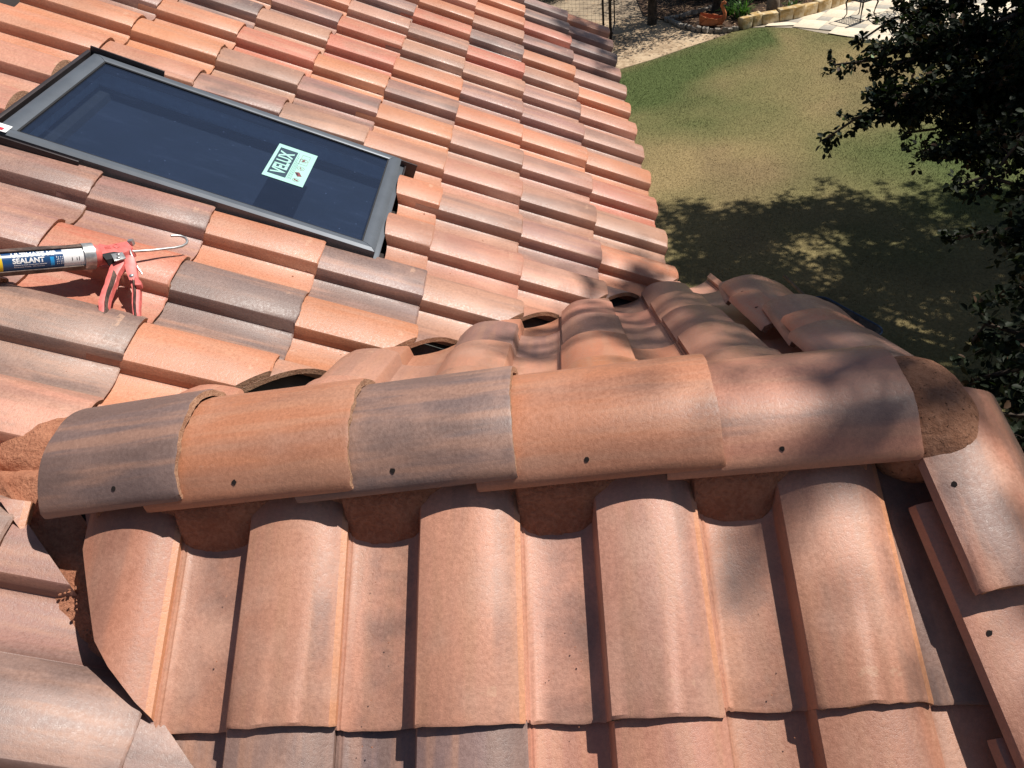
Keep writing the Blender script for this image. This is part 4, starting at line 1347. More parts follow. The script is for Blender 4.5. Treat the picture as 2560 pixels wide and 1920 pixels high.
# stone edging of the bed
M_lime = rough_material('ochre_limestone', (0.42, 0.27, 0.10), (0.70, 0.60, 0.42), 5, .9, .03)
M_stone = rough_material('grey_fieldstone', (0.22, 0.19, 0.16), (0.42, 0.38, 0.32), 7, .9, .03)
def stone_mesh(l, w, h, seed, mat):
    bm = bmesh.new(); box(bm, (0, 0, h / 2), (l, w, h), bev=.02)
    for v in bm.verts:
        v.co += Vector((vnoise(v.co.x * 7, v.co.y * 7, v.co.z * 7, seed), vnoise(v.co.x * 7, v.co.y * 7, v.co.z * 7, seed + 5), vnoise(v.co.x * 7, v.co.y * 7, v.co.z * 7, seed + 9) if v.co.z > .01 else 0)) * .045
    me = bm_mesh(bm, 'stone', 35); me.materials.append(mat); return me
def run_stones(parent, pts, l0, w, h, mat, seed, gap=.01):
    rr = random.Random(seed); P_ = [Vector((*p, 0)) for p in pts]
    tot = sum((b_ - a_).length for a_, b_ in zip(P_, P_[1:])); s_ = 0
    def at(s):
        for a_, b_ in zip(P_, P_[1:]):
            L_ = (b_ - a_).length
            if s <= L_: return a_.lerp(b_, s / L_), (b_ - a_).normalized()
            s -= L_
        return P_[-1], (P_[-1] - P_[-2]).normalized()
    while s_ < tot - .05:
        l = l0 * rr.uniform(.7, 1.35); p, t = at(s_ + l / 2)
        me = stone_mesh(l - gap, w * rr.uniform(.85, 1.1), h * rr.uniform(.85, 1.12), rr.randint(0, 99), mat)
        put('stone', me, parent, (), Matrix.Translation((p.x, p.y, GZ)) @ Matrix.Rotation(math.atan2(t.y, t.x), 4, 'Z'))
        s_ += l
wl = empty('garden_wall', (5, 16.97, GZ)); tag(wl, 'low ochre limestone wall between patio and planting bed', 'stone wall')
run_stones(wl, [(4.0, 16.74), (4.46, 16.93), (4.95, 17.0), (5.22, 17.04), (5.83, 17.33), (6.47, 17.72), (7.2, 18.15), (9.5, 19.55)], .34, .22, .26, M_lime, 4)
ed = empty('stone_edging', (3, 16.9, GZ)); tag(ed, 'curved low grey fieldstone edging round the mulch bed', 'stone edging')
run_stones(ed, [(3.95, 16.68), (3.71, 16.59), (3.4, 16.65), (3.07, 16.87), (2.8, 17.24), (2.62, 17.7), (2.47, 18.0), (2.88, 18.12), (3.51, 18.40), (4.0, 18.6)], .17, .10, .10, M_stone, 8)

# ------------------------------------------------------------------ leaves
def leaf_mesh(name, cen, axis_dir, size, tone, fold=.25, wr=.42, rounded=True, flat=0.6):
    """cen (n,3) leaf bases; axis_dir (n,3); builds 6-vertex oval leaves"""
    n = len(cen)
    ax = axis_dir / np.linalg.norm(axis_dir, axis=1, keepdims=True)
    up = rng.normal(0, flat, (n, 3)); up[:, 2] += 1.0
    sd = np.cross(ax, up); sd /= np.linalg.norm(sd, axis=1, keepdims=True) + 1e-9
    nm = np.cross(sd, ax)
    L_ = size[:, None]
    prof = [(0, 0, 0), (.42, -wr, fold), (.80, -wr * .72, fold * .7), (1.0, 0, 0), (.80, wr * .72, fold * .7), (.42, wr, fold)]
    V = np.zeros((n, 6, 3))
    for k, (a_, b_, c_) in enumerate(prof):
        V[:, k] = cen + ax * L_ * a_ + sd * L_ * b_ + nm * L_ * c_ * .35 * abs(b_ > -9)
    base_ = np.arange(n)[:, None] * 6
    F = np.concatenate([base_ + np.array([[0, 1, 2, 3]]), base_ + np.array([[0, 3, 4, 5]])], 1).reshape(-1, 4)
    return arr_mesh(name, V.reshape(-1, 3), F, 4, np.repeat(tone, 6, 0))

def leaf_material(name, transl=(.10, .16, .03), k=.22, rough=.42):
    mt, nt, b = newmat(name)
    at = N(nt, 'ShaderNodeAttribute'); at.attribute_name = 'tone'
    nt.links.new(at.outputs['Color'], b.inputs['Base Color']); b.inputs['Roughness'].default_value = rough; b.inputs['Specular IOR Level'].default_value = .15
    tl = N(nt, 'ShaderNodeBsdfTranslucent')
    vm = N(nt, 'ShaderNodeVectorMath', operation='MULTIPLY'); nt.links.new(at.outputs['Color'], vm.inputs[0]); vm.inputs[1].default_value = (1.3, 1.7, .6)
    nt.links.new(vm.outputs[0], tl.inputs[0])
    mx = N(nt, 'ShaderNodeMixShader'); mx.inputs[0].default_value = k
    nt.links.new(b.outputs[0], mx.inputs[1]); nt.links.new(tl.outputs[0], mx.inputs[2]); nt.links.new(mx.outputs[0], nt.nodes['Material Output'].inputs[0])
    return mt
M_leaf = leaf_material('oak_leaf', k=.12, rough=.6)
M_bark = rough_material('dark_bark', (0.035, 0.026, 0.02), (0.09, 0.07, 0.055), 14, 1, .02)

# ------------------------------------------------------------------ big oak on the right
oak = empty('oak_tree', (8.2, 4.2, GZ))
tag(oak, 'large dark leaved evergreen oak overhanging the right side of the lawn', 'tree')
bm = bmesh.new()
tube(bm, [(8.2, 4.2, GZ - .1), (8.15, 4.25, GZ + .5), (8.0, 4.3, GZ + 1.6), (7.8, 4.4, -1.4), (7.6, 4.5, -.3)], [.42, .34, .29, .26, .22], 14)
put('trunk', bm_mesh(bm, 'trunk', 60), oak, (M_bark,))
BR = {'B1': [(3.46, 3.86, -0.48), (2.72, 4.17, -0.67), (2.33, 4.28, -0.82), (2.06, 4.37, -0.86)],
 'B2': [(3.3, 3.42, -0.61), (2.73, 3.64, -0.84), (2.43, 3.73, -0.97), (2.11, 3.8, -1.12), (1.87, 3.81, -1.29)],
 'B3': [(3.41, 3.49, -0.89), (2.98, 3.65, -1.09), (2.74, 3.71, -1.24), (2.54, 3.78, -1.28)],
 'B4': [(3.18, 2.91, -0.83), (2.81, 3.05, -1.02), (2.62, 3.08, -1.16), (2.43, 3.17, -1.16)],
 'B5': [(3.0, 2.59, -0.66), (2.87, 2.63, -0.76), (2.78, 2.6, -0.94), (2.59, 2.55, -1.25)],
 'B6': [(3.77, 4.45, -0.31), (3.09, 4.72, -0.56), (2.69, 4.86, -0.67), (2.46, 4.9, -0.84)],
 'B7': [(3.43, 3.8, -0.33), (2.98, 3.97, -0.57), (2.65, 4.06, -0.75), (2.35, 4.15, -0.86)],
 'B8': [(2.23, 0.64, -1.19), (2.02, 0.68, -1.33), (1.88, 0.71, -1.39), (1.79, 0.7, -1.47)],
 'B9': [(2.44, 1.03, -1.24), (2.24, 1.07, -1.38), (2.09, 1.17, -1.37), (2.02, 1.13, -1.47)],
 'B10': [(2.1, 0.3, -1.34), (1.93, 0.38, -1.39), (1.82, 0.44, -1.41), (1.71, 0.5, -1.42)],
 'B11': [(2.85, 1.79, -1.36), (2.63, 1.97, -1.31), (2.46, 2.09, -1.28), (2.29, 2.14, -1.36)],
 'B12': [(3.05, 2.31, -1.17), (2.81, 2.47, -1.16), (2.64, 2.59, -1.13), (2.5, 2.63, -1.2)],
 'B13': [(1.98, 0.05, -1.35), (1.87, 0.13, -1.36), (1.78, 0.15, -1.4), (1.71, 0.2, -1.41)]}
hubs = {'H1': Vector((4.6, 4.0, .1)), 'H2': Vector((4.3, 2.2, -.7)), 'H3': Vector((3.6, .6, -1.0))}
hubof = {'B1': 'H1', 'B2': 'H1', 'B3': 'H1', 'B4': 'H1', 'B6': 'H1', 'B7': 'H1', 'B5': 'H2', 'B11': 'H2', 'B12': 'H2', 'B8': 'H3', 'B9': 'H3', 'B10': 'H3', 'B13': 'H3'}
tr_ = random.Random(3)
leafC, leafD, leafS = [], [], []
bm = bmesh.new()
for h_, p_ in hubs.items():
    tube(bm, [(7.7, 4.45, -.9), ((7.7 + p_.x) / 2, (4.45 + p_.y) / 2, p_.z * .5 + .3), tuple(p_)], [.13, .08, .045], 8)
def spray(p, t, n, sz, spread):
    """rosettes of leaves round a twig end"""
    for _ in range(n):
        dv = (t.normalized() * .7 + Vector((tr_.gauss(0, 1), tr_.gauss(0, 1), tr_.gauss(0, .8))).normalized() * .9)
        q = p + Vector((tr_.gauss(0, spread), tr_.gauss(0, spread), tr_.gauss(0, spread)))
        leafC.append(q); leafD.append(dv); leafS.append(sz * tr_.uniform(.65, 1.2))
def twig(p0, t, length, rad, depth, sz):
    pts = [p0]; d_ = t.normalized(); k = 4
    for i in range(k):
        d_ = (d_ + Vector((tr_.gauss(0, .22), tr_.gauss(0, .22), tr_.gauss(-.03, .2)))).normalized()
        pts.append(pts[-1] + d_ * length / k)
    tube(bm, pts, [rad * (1 - .6 * i / k) for i in range(k + 1)], 4, cap=False)
    for i in range(1, k + 1):
        if depth > 0:
            for _ in range(2):
                sd_ = (d_ * .55 + Vector((tr_.gauss(0, 1), tr_.gauss(0, 1), tr_.gauss(0, .7))).normalized() * .9)
                twig(pts[i], sd_, length * tr_.uniform(.35, .6), rad * .6, depth - 1, sz)
        else:
            spray(pts[i], d_, 3 + (i == k) * 3, sz, .018)
for name, P_ in BR.items():
    P_ = [Vector(p) for p in P_]
    full = [hubs[hubof[name]]] + P_
    # smooth & wobble
    n_ = len(full) - 1
    tube(bm, full, [.03] + [.014 * (1 - .75 * i / n_) + .003 for i in range(n_)], 6)
    L_ = sum((b_ - a_).length for a_, b_ in zip(P_, P_[1:]))
    big = name in ('B1', 'B2', 'B3', 'B4', 'B6', 'B7')
    steps = int(L_ / .075)
    for i in range(steps + 1):
        f_ = i / max(steps, 1); s_ = f_ * L_
        for a_, b_ in zip(P_, P_[1:]):
            seg = (b_ - a_).length
            if s_ <= seg + 1e-6: p = a_.lerp(b_, min(1, s_ / seg)); t = (b_ - a_).normalized(); break
            s_ -= seg
        dens = (1.25 - .75 * f_) if name not in ('B1', 'B6', 'B7') else .35
        for _ in range(2 if tr_.random() < dens else 1):
            sd_ = t * .6 + Vector((tr_.gauss(0, .8), tr_.gauss(0, .8), tr_.gauss(-.05, .6)))
            twig(p, sd_, (.30 if big else .24) * tr_.uniform(.5, 1.1) * (1.15 - .7 * f_), .0035, 1 if f_ < .75 and big else 0, .060)
    spray(P_[-1], (P_[-1] - P_[-2]), 8, .060, .02)
# denser leaf masses further in, near the frame's right edge
for (cx, cy, cz, rx, rz, n_) in [(3.25, 4.4, -.62, .55, .25, 20), (3.45, 4.0, -.85, .5, .28, 50), (3.85, 4.4, -.6, .5, .3, 55), (3.3, 3.5, -.98, .4, .22, 80), (3.35, 2.95, -1.0, .34, .26, 80), (2.95, 4.3, -.72, .4, .2, 60),
                                 (2.95, 1.9, -1.2, .34, .3, 80), (2.75, 1.3, -1.3, .34, .3, 80), (2.4, .7, -1.35, .3, .22, 60), (3.3, 2.4, -1.1, .34, .28, 80), (2.15, .25, -1.4, .24, .2, 40)]:
    for _ in range(n_):
        v_ = Vector((tr_.gauss(0, .5), tr_.gauss(0, .5), tr_.gauss(0, .5)))
        p = Vector((cx + v_.x * rx, cy + v_.y * rx * 1.3, cz + v_.z * rz))
        twig(p, Vector((-1, tr_.gauss(0, .8), tr_.gauss(-.1, .6))), tr_.uniform(.08, .2), .003, 0, .062)
lc = np.array([tuple(v) for v in leafC]); ldir = np.array([tuple(v) for v in leafD]); ls = np.array(leafS)
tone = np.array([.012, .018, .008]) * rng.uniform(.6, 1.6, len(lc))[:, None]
tone[rng.random(len(lc)) < .06] = (.06, .035, .02)
# the big upper crown: irregular clumps, above and to the right of the picture
CL = []
cr = random.Random(12)
def crown_ok(x, y, z):
    h_ = z - GZ
    return x > .55 + .60 * h_ and y < 8.4 + .27 * h_
while len(CL) < 430:
    x, y, z = cr.uniform(3.5, 12.5), cr.uniform(-3.5, 13.5), cr.uniform(.7, 6.0)
    if ((x - 7.6) / 4.8) ** 4 + ((y - 4.6) / 6.4) ** 4 + ((z - 2.6) / 3.6) ** 2 > 1: continue
    if not crown_ok(x - .5, y + .4, z): continue
    CL.append((x, y, z, cr.uniform(.5, .9), 600))
# limbs reaching out over the roof: dapple on the gable end and on the main eave
for (x, y, z, r_, n_) in [(2.45, -.50, 4.6, .42, 260), (2.75, -.10, 4.7, .5, 380), (2.3, .25, 4.4, .42, 260), (2.75, .6, 4.5, .5, 380), (3.2, .1, 4.7, .6, 300), (3.2, -.9, 4.5, .5, 260), (2.6, -1.05, 4.4, .34, 140), (1.95, -.15, 4.4, .28, 40), (3.4, 1.0, 4.8, .6, 260), (2.1, -.85, 4.3, .2, 24),
                          (2.3, 3.75, 4.0, .34, 220), (2.45, 4.1, 4.1, .34, 220), (2.2, 3.35, 3.9, .22, 60), (2.0, 3.6, 3.9, .18, 34), (2.7, 4.3, 4.2, .3, 110), (1.95, 4.0, 3.9, .16, 26), (2.5, 3.0, 4.0, .25, 50)]:
    CL.append((x + 1.48, y + .66, z + 2.5, r_ * 1.1, int(n_ * 1.8)))
# low fringe in the right, dark lower region, seen against the shaded lawn
for (x, y, z, r_, n_) in [(6.2, 6.8, -1.2, .6, 500), (6.6, 5.2, -1.6, .7, 600), (5.9, 4.2, -1.5, .6, 500), (5.6, 3.0, -1.8, .6, 500), (5.0, 2.0, -1.8, .6, 500), (6.0, 8.3, -.9, .5, 300), (5.4, 5.6, -1.0, .5, 380), (4.6, 1.0, -1.9, .5, 350)]:
    CL.append((x, y, z, r_, n_))
cc_, dd_, ss_ = [], [], []
for (x, y, z, r_, n_) in CL:
    q = rng.normal(0, 1, (n_, 3)); q /= np.linalg.norm(q, axis=1, keepdims=True); q *= (rng.random((n_, 1)) ** .45) * r_
    # leaves gather in small tufts
    nt_ = max(6, n_ // 14); cen_ = q[:nt_]; q = cen_[rng.integers(0, nt_, n_)] + rng.normal(0, .055, (n_, 3))
    q[:, 2] *= .7
    cc_.append(q + np.array([x, y, z])); dd_.append(rng.normal(0, 1, (n_, 3))); ss_.append(rng.uniform(.068, .102, n_) if n_ > 560 else rng.uniform(.055, .085, n_))
uc = np.concatenate(cc_); ud = np.concatenate(dd_); us = np.concatenate(ss_)
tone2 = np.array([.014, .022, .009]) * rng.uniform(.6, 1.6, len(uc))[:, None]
tone[rng.random(len(lc)) < .008] = (.22, .30, .18); tone2[rng.random(len(uc)) < .012] = (.10, .16, .06)  # a few leaves painted pale as glints of light
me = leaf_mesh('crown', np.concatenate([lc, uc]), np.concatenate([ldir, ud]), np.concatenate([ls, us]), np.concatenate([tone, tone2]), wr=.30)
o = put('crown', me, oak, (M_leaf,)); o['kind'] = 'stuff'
for (x, y, z, r_, n_) in CL[::3]:
    tube(bm, [(7.7, 4.45, -.4), ((7.7 + x) / 2, (4.45 + y) / 2, (z - .4) / 2 + .5), (x, y, z)], [.07, .04, .012], 5)
for v in bm.verts: pass
put('branches', bm_mesh(bm, 'branches', 60), oak, (M_bark,))

# ------------------------------------------------------------------ other garden plants
M_leaf2 = leaf_material('shrub_leaf', k=.3)
def bush(name, loc, r, h, n, tone_c, label, cat='shrub', group=None, leaf=.05, stems=True, trunk_h=0.0, zc=None):
    o = empty(name, (loc[0], loc[1], GZ)); tag(o, label, cat, group)
    q = rng.normal(0, 1, (n, 3)); q /= np.linalg.norm(q, axis=1, keepdims=True); q *= (.35 + .65 * rng.random((n, 1)) ** .5)
    # lobed outline
    th = np.arctan2(q[:, 1], q[:, 0]); lob = 1 + .22 * np.sin(3 * th + loc[0]) + .15 * np.sin(5 * th + 2 * loc[1])
    base_z = GZ + trunk_h
    cen = np.stack([loc[0] + q[:, 0] * r * lob, loc[1] + q[:, 1] * r * lob, base_z + h * .5 + q[:, 2] * h * .5 * (1 + .1 * np.sin(4 * th))], 1)
    k = n // 10; t_ = cen[rng.integers(0, k, n)] + rng.normal(0, leaf * 1.1, (n, 3)); t_[:, 2] = np.maximum(t_[:, 2], base_z + .02)
    tone = np.array(tone_c) * rng.uniform(.5, 1.6, n)[:, None]
    me = leaf_mesh('crown', t_, rng.normal(0, 1, (n, 3)) + [0, 0, .5], rng.uniform(.7, 1.3, n) * leaf, tone, wr=.28)
    f_ = put('crown', me, o, (M_leaf2,)); f_['kind'] = 'stuff'
    bm = bmesh.new()
    if trunk_h > 0:
        tube(bm, [(loc[0], loc[1], GZ - .05), (loc[0] + .03, loc[1], GZ + trunk_h * .5), (loc[0], loc[1] + .04, GZ + trunk_h), (loc[0] + .05, loc[1], GZ + trunk_h + h * .4)], [.12, .09, .08, .04], 10)
        for k in range(7):
            a_ = k * 1.1; tube(bm, [(loc[0], loc[1], GZ + trunk_h * .8), (loc[0] + r * .5 * math.cos(a_), loc[1] + r * .5 * math.sin(a_), GZ + trunk_h + h * .45)], [.04, .012], 6)
        put('trunk', bm_mesh(bm, 'trunk', 60), o, (M_bark,))
    else:
        for k in range(5):
            a_ = k * 1.3; tube(bm, [(loc[0], loc[1], GZ), (loc[0] + r * .4 * math.cos(a_), loc[1] + r * .4 * math.sin(a_), GZ + h * .6)], [.02, .006], 5)
        put('stem', bm_mesh(bm, 'stem', 60), o, (M_bark,))
    return o
bush('shrub', (-.15, 21.4), .75, 1.5, 5200, (.07, .12, .035), 'bright green shrub behind the wire fence at the end of the roof', leaf=.055)
for i, (x, y, r_, h_, lab) in enumerate([(3.6, 19.9, .8, 1.3, 'dark evergreen shrub behind the orange swan planter'), (4.6, 19.6, .75, 1.2, 'dark evergreen shrub behind the strappy green plant'),
                                         (5.7, 19.3, .8, 1.2, 'dark evergreen shrub right of the tall urn'), (6.9, 20.2, .9, 1.3, 'dark evergreen shrub behind the limestone wall end')]):
    bush('dark_shrub', (x, y), r_, h_, 4600, (.022, .035, .014), lab, group='dark shrubs at the back of the bed', leaf=.055)
bush('garden_tree', (2.12, 17.86), 1.75, 2.2, 9000, (.03, .05, .02), 'slender dark trunked tree beside the garden gate', 'tree', leaf=.075, trunk_h=2.6)
bush('patio_tree', (5.6, 20.0), 2.0, 2.4, 9000, (.03, .05, .02), 'tree shading the planting bed behind the patio', 'tree', leaf=.08, trunk_h=2.9)
bush('bed_tree', (3.75, 18.3), 1.1, 1.7, 5200, (.03, .045, .02), 'twisted small tree behind the swan planter', 'tree', leaf=.07, trunk_h=2.3)

# strappy plants
M_strap = leaf_material('strap_leaf', k=.3, rough=.35)
def strappy(name, loc, n, L0, tone_c, label, group=None):
    o = empty(name, (loc[0], loc[1], GZ)); tag(o, label, 'plant', group)
    V, F = [], []; T = []
    for i in range(n):
        a_ = rng.uniform(0, 6.283); Lb = L0 * rng.uniform(.6, 1.1); w_ = .017 * rng.uniform(.8, 1.3); lean_ = rng.uniform(.25, 1.1)
        bx, by = loc[0] + rng.normal(0, .07), loc[1] + rng.normal(0, .07); k = 6; b0 = len(V)
        for j in range(k + 1):
            t = j / k; r_ = Lb * lean_ * t * (.5 + .5 * t); z_ = Lb * (t - .62 * lean_ * t * t)
            cx_, cy_ = bx + r_ * math.cos(a_), by + r_ * math.sin(a_); ww = w_ * (1 - t ** 3)
            V.append((cx_ - ww * math.sin(a_), cy_ + ww * math.cos(a_), GZ + .02 + z_)); V.append((cx_ + ww * math.sin(a_), cy_ - ww * math.cos(a_), GZ + .02 + z_))
            T += [np.array(tone_c) * (.7 + .6 * rng.random())] * 2
        for j in range(k): F.append((b0 + 2 * j, b0 + 2 * j + 1, b0 + 2 * j + 3, b0 + 2 * j + 2))
    me = arr_mesh('leaves', np.array(V), np.array(F), 4, np.array(T)); put('leaves', me, o, (M_strap,))
strappy('strappy_plant', (4.22, 17.55), 75, .55, (.10, .20, .05), 'bright green strappy leaved clump beside the tall urn', 'strappy plants in the bed')
strappy('strappy_plant', (4.02, 17.95), 45, .5, (.07, .14, .04), 'smaller strappy leaved clump behind the bright one', 'strappy plants in the bed')
strappy('strappy_plant', (5.45, 17.75), 26, .35, (.06, .10, .03), 'sparse strappy leaved tuft right of the urn', 'strappy plants in the bed')

# ------------------------------------------------------------------ urn, swan planter
M_urn = rough_material('taupe_urn', (0.20, 0.15, 0.11), (0.30, 0.24, 0.18), 12, .4, .01)
u_ = empty('garden_urn', (4.93, 17.55, GZ)); tag(u_, 'tall taupe urn standing in the planting bed', 'urn')
bm = bmesh.new(); lathe(bm, [(.13, 0), (.14, .05), (.15, .18), (.15, .30), (.135, .40), (.10, .46), (.085, .50), (.10, .53), (.12, .60), (.13, .66), (.11, .70)], 22, c=(4.93, 17.55, GZ + .01))
put('urn_body', bm_mesh(bm, 'urn_body', 40), u_, (M_urn,))
bm = bmesh.new(); lathe(bm, [(.13, .70), (.15, .72), (.15, .75), (.10, .76)], 22, c=(4.93, 17.55, GZ + .012))
put('rim', bm_mesh(bm, 'rim', 40), u_, (M_urn,))
M_terra = rough_material('terracotta', (0.42, 0.13, 0.05), (0.55, 0.19, 0.08), 12, .3, .006, .7)
sw = empty('swan_planter', (3.42, 17.05, GZ)); tag(sw, 'orange terracotta swan shaped planter in the mulch bed', 'planter')
bm = bmesh.new()
# bowl-like body: open boat with raised tail
rows = []
for i in range(13):
    t = i / 12; x = -.24 + .44 * t; w_ = .155 * math.sin(math.pi * (.12 + .80 * t)) ** .7; zb = .02 + .03 * abs(t - .45); zt_ = .16 + .10 * (1 - t) ** 2 + .03 * t
    row = []
    for j in range(13):
        a_ = math.pi * j / 12
        row.append((x, -w_ * math.cos(a_), zt_ - (zt_ - zb) * math.sin(a_)))
    rows.append(row)
ob = [[bm.verts.new(p) for p in r_] for r_ in rows]; ib = [[bm.verts.new((p[0] * .93, p[1] * .86, p[2] + (.018 if 0 < j < 12 else 0))) for j, p in enumerate(r_)] for r_ in rows]
for g1, g2, fl in ((ob[:], None, 0), (ib[:], None, 1)):
    for a_, b_ in zip(g1, g1[1:]):
        for j in range(12): bm.faces.new((a_[j], a_[j + 1], b_[j + 1], b_[j]))
for a_, b_, c_, d_ in zip(ob, ob[1:], ib, ib[1:]):
    bm.faces.new((a_[0], b_[0], d_[0], c_[0])); bm.faces.new((a_[12], c_[12], d_[12], b_[12]))
for k in (0, -1):
    for j in range(12): bm.faces.new((ob[k][j], ob[k][j + 1], ib[k][j + 1], ib[k][j]))
SW = Matrix.Translation((3.42, 17.05, GZ + .02)) @ Matrix.Rotation(-.25, 4, 'Z') @ Matrix.Scale(1.2, 4)
put('body', bm_mesh(bm, 'body', 50), sw, (M_terra,), SW)
bm = bmesh.new()
tube(bm, [(.17, 0, .10), (.225, 0, .17), (.235, 0, .25), (.20, 0, .33), (.165, 0, .385), (.175, 0, .43), (.215, 0, .445), (.25, 0, .425)], [.05, .042, .034, .030, .029, .032, .036, .026], 12)
put('neck', bm_mesh(bm, 'neck', 60), sw, (M_terra,), SW)
bm = bmesh.new(); tube(bm, [(.245, 0, .428), (.275, 0, .405), (.30, 0, .375)], [.02, .014, .005], 8); put('beak', bm_mesh(bm, 'beak', 60), sw, (M_black,), SW)
for sd_ in (-1, 1):
    bm = bmesh.new(); prism(bm, [(-.20, .12), (-.12, .20), (0, .225), (.10, .20), (.13, .14), (.05, .10), (-.08, .09)], .02, 0, Matrix.Translation((0, sd_ * .15, -.02)) @ Matrix.Rotation(math.pi / 2, 4, 'X'))
    put('wing', bm_mesh(bm, 'wing', 40), sw, (M_terra,), SW)

# ------------------------------------------------------------------ wire fence and gate posts
M_iron = plain('dark_fence_steel', (0.03, 0.022, 0.018), .6, .3)
M_wire = plain('galvanised_wire', (0.42, 0.36, 0.29), .5, .5)
fe = empty('wire_fence', (-2, 18.6, GZ)); tag(fe, 'welded wire mesh fence with dark steel posts beyond the roof', 'fence')
f0, f1 = Vector((0.92, 17.5, GZ)), Vector((-4.5, 20.2, GZ))
fdir = (f1 - f0).normalized(); fl_ = (f1 - f0).length
bm = bmesh.new()
for k in range(17): z_ = .06 + k * .085; tube(bm, [f0 + Vector((0, 0, z_)), f1 + Vector((0, 0, z_))], .0028, 4)
put('wire', bm_mesh(bm, 'wire', 60), fe, (M_wire,)); 
bm = bmesh.new()
k = 0.0
while k < fl_:
    p = f0 + fdir * k; tube(bm, [p + Vector((0, 0, .04)), p + Vector((0, 0, 1.45))], .0022, 4); k += .10
put('upright_wire', bm_mesh(bm, 'upright_wire', 60), fe, (M_wire,))
for k in (0, 2.4, 4.8):
    bm = bmesh.new(); p = f0 + fdir * k; box(bm, (p.x, p.y, GZ + .78), (.05, .05, 1.56), bev=.004); put('post', bm_mesh(bm, 'post', 30), fe, (M_iron,))
bm = bmesh.new(); tube(bm, [f0 + Vector((0, 0, .03)), f1 + Vector((0, 0, .03))], .016, 6); put('bottom_rail', bm_mesh(bm, 'bottom_rail', 60), fe, (M_iron,))
gt = empty('garden_gate', (1.05, 17.05, GZ)); tag(gt, 'dark steel gate standing open edge on beside the gravel path', 'gate')
bm = bmesh.new(); box(bm, (1.05, 17.0, GZ + .9), (.065, .065, 1.8), bev=.004); put('gate_post', bm_mesh(bm, 'gate_post', 30), gt, (M_iron,))
bm = bmesh.new(); q0, q1 = Vector((1.10, 17.06, GZ)), Vector((1.22, 17.9, GZ))
for z_ in (.12, .85, 1.6): tube(bm, [q0 + Vector((0, 0, z_)), q1 + Vector((0, 0, z_))], .018, 6)
tube(bm, [q1 + Vector((0, 0, .1)), q1 + Vector((0, 0, 1.62))], .018, 6)
put('gate_leaf', bm_mesh(bm, 'gate_leaf', 60), gt, (M_iron,))

# ------------------------------------------------------------------ patio furniture
M_cast = plain('dark_cast_aluminium', (0.035, 0.030, 0.026), .45, .5)
def chair(loc, rz, label):
    o = empty('patio_chair', (loc[0], loc[1], GZ + .028), rz); tag(o, label, 'chair', 'cast metal patio chairs'); LOCAL.add(o.name)
    def cput(n_, bm): me = bm_mesh(bm, n_, 50); q = put(n_, me, o, (M_cast,)); return q
    # seat lattice
    bm = bmesh.new()
    for k in range(7): box(bm, (-.20 + k * .067, 0, .42), (.018, .44, .014))
    for k in range(7): box(bm, (0, -.20 + k * .067, .4215), (.44, .018, .014))
    for (a_, b_) in (((-.23, -.23), (.23, -.23)), ((.23, -.23), (.23, .23)), ((.23, .23), (-.23, .23)), ((-.23, .23), (-.23, -.23))):
        tube(bm, [(*a_, .42), (*b_, .42)], .014, 6)
    cput('seat', bm)
    for sx in (-1, 1):
        for sy in (-1, 1):
            bm = bmesh.new()
            tube(bm, [(sx * .21, sy * .21, .42), (sx * .235, sy * .235, .34), (sx * .215, sy * .21, .22), (sx * .20, sy * .20, .10), (sx * .235, sy * .235, .02), (sx * .26, sy * .26, .008)], [.018, .02, .014, .011, .012, .014], 8)
            cput('leg', bm)
    bm = bmesh.new()
    arch = [(-.22, .23, .42), (-.235, .27, .62), (-.20, .31, .80), (-.10, .335, .90), (0, .34, .93), (.10, .335, .90), (.20, .31, .80), (.235, .27, .62), (.22, .23, .42)]
    tube(bm, arch, .013, 8)
    for k in range(5):
        x = -.14 + k * .07; tube(bm, [(x, .24, .44), (x * 1.05, .29, .66), (x * .9, .325, .87)], .007, 6)
    for z_ in (.55, .68, .80):
        y_ = .24 + (z_ - .42) * .2; tube(bm, [(-.21, y_, z_), (-.1, y_ + .005, z_ + .04), (0, y_ + .005, z_), (.1, y_ + .005, z_ + .04), (.21, y_, z_)], .006, 6)
    cput('backrest', bm)
    for sx in (-1, 1):
        bm = bmesh.new(); tube(bm, [(sx * .235, .27, .64), (sx * .27, .12, .67), (sx * .28, -.06, .66), (sx * .27, -.20, .64), (sx * .25, -.22, .55), (sx * .23, -.20, .42)], .011, 8); cput('armrest', bm)
    return o
chair((6.63, 16.52), math.radians(-150), 'dark cast metal patio chair nearest the limestone wall')
chair((8.35, 15.5), math.radians(65), 'dark cast metal patio chair beyond the round table behind the oak leaves')
tb = empty('patio_table', (7.75, 16.45, GZ + .028)); LOCAL.add(tb.name); tag(tb, 'round dark cast metal patio table with lattice top', 'table')
bm = bmesh.new()
tube(bm, [(.55 * math.cos(t), .55 * math.sin(t), .72) for t in [2 * math.pi * k / 32 for k in range(33)]], .016, 8)
for r_ in (.42, .28, .14):
    tube(bm, [(r_ * math.cos(t), r_ * math.sin(t), .72) for t in [2 * math.pi * k / 28 for k in range(29)]], .010, 6)
for k in range(16):
    a_ = 2 * math.pi * k / 16; tube(bm, [(.04 * math.cos(a_), .04 * math.sin(a_), .72), (.30 * math.cos(a_ + .15), .30 * math.sin(a_ + .15), .72), (.55 * math.cos(a_), .55 * math.sin(a_), .72)], .009, 5)
    tube(bm, [(.30 * math.cos(a_ + .15), .30 * math.sin(a_ + .15), .72), (.55 * math.cos(a_ + .39), .55 * math.sin(a_ + .39), .72)], .008, 5)
q = put('table_top', bm_mesh(bm, 'table_top', 50), tb, (M_cast,))
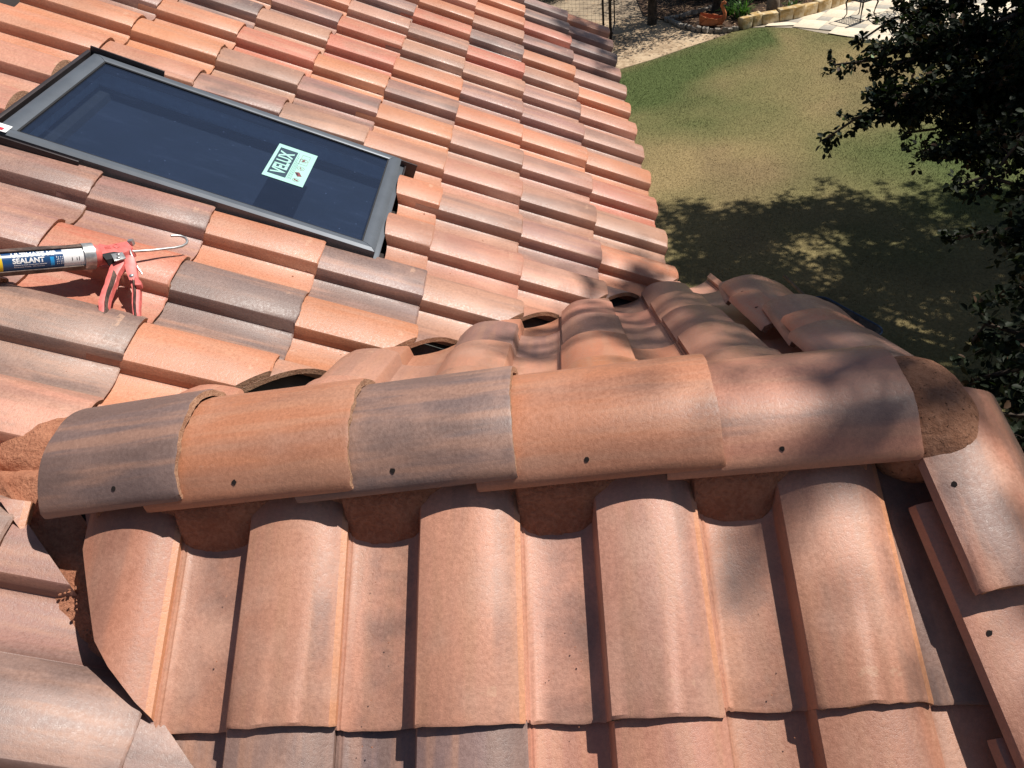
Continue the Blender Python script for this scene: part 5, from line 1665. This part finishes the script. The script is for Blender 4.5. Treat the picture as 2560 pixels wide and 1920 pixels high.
for k in range(4):
    a_ = math.pi / 4 + k * math.pi / 2; bm = bmesh.new()
    tube(bm, [(.38 * math.cos(a_), .38 * math.sin(a_), .71), (.28 * math.cos(a_), .28 * math.sin(a_), .45), (.22 * math.cos(a_), .22 * math.sin(a_), .25), (.42 * math.cos(a_), .42 * math.sin(a_), .01)], [.016, .014, .014, .018], 8)
    put('leg', bm_mesh(bm, 'leg', 50), tb, (M_cast,))

# ------------------------------------------------------------------ wheelbarrow below the gable
M_tub = rough_material('mortar_stained_tub', (0.03, 0.03, 0.032), (0.10, 0.085, 0.075), 9, .5, .01, .6)
M_bluep = plain('blue_paint', (0.02, 0.045, 0.10), .6)
M_wood = plain('weathered_wood', (0.20, 0.14, 0.09), .8, 0, .3, 18)
wb = empty('wheelbarrow', (2.35, 4.35, GZ), 0); tag(wb, 'mortar stained wheelbarrow standing in shade below the gable', 'wheelbarrow')
WB = Matrix.Translation((2.38, 4.30, GZ)) @ Matrix.Rotation(math.radians(-58), 4, 'Z')
bm = bmesh.new()
def rrect(hx, hy, r_, z_, cx_=0):
    out_ = []
    for (sx, sy, a0_) in ((1, 1, 0), (-1, 1, 90), (-1, -1, 180), (1, -1, 270)):
        for k in range(5):
            a_ = math.radians(a0_ + 22.5 * k); out_.append((cx_ + sx * (hx - r_) + r_ * math.cos(a_), sy * (hy - r_) + r_ * math.sin(a_), z_))
    return out_
lv = [rrect(.26, .20, .08, .32, -.02), rrect(.36, .26, .10, .46, .0), rrect(.44, .33, .12, .60, .02), rrect(.455, .345, .12, .605, .02), rrect(.425, .315, .11, .598, .02), rrect(.33, .235, .09, .47, .0), rrect(.23, .17, .07, .345, -.02)]
rg = [[bm.verts.new(p) for p in r_] for r_ in lv]
for a_, b_ in zip(rg, rg[1:]):
    for j in range(20): bm.faces.new((a_[j], a_[(j + 1) % 20], b_[(j + 1) % 20], b_[j]))
bm.faces.new(rg[0][::-1]); bm.faces.new(rg[-1])
put('tub', bm_mesh(bm, 'tub', 50), wb, (M_tub,), WB)
bm = bmesh.new(); tube(bm, rrect(.45, .34, .12, .607, .02) + [rrect(.45, .34, .12, .607, .02)[0]], .010, 6); put('rim', bm_mesh(bm, 'rim', 50), wb, (M_bluep,), WB)
for sy in (-1, 1):
    bm = bmesh.new(); tube(bm, [(.55, sy * .10, .24), (0, sy * .24, .31), (-.45, sy * .30, .46), (-.95, sy * .31, .62)], .019, 8); put('handle', bm_mesh(bm, 'handle', 50), wb, (M_wood,), WB)
    bm = bmesh.new(); tube(bm, [(-.12, sy * .25, .33), (-.25, sy * .25, .02), (-.33, sy * .25, .0), (-.42, sy * .27, .40)], .012, 8); put('leg', bm_mesh(bm, 'leg', 50), wb, (M_iron,), WB)
bm = bmesh.new(); tube(bm, [(.55 + .15 * math.cos(t), 0, .20 + .15 * math.sin(t)) for t in [2 * math.pi * k / 20 for k in range(21)]], .045, 10)
put('tyre', bm_mesh(bm, 'tyre', 50), wb, (M_gasket,), WB)
bm = bmesh.new(); tube(bm, [(.55, -.10, .20), (.55, -.03, .20), (.55, .03, .20), (.55, .10, .20)], [.015, .09, .09, .015], 12); put('rim_disc', bm_mesh(bm, 'rim_disc', 50), wb, (M_steel,), WB)
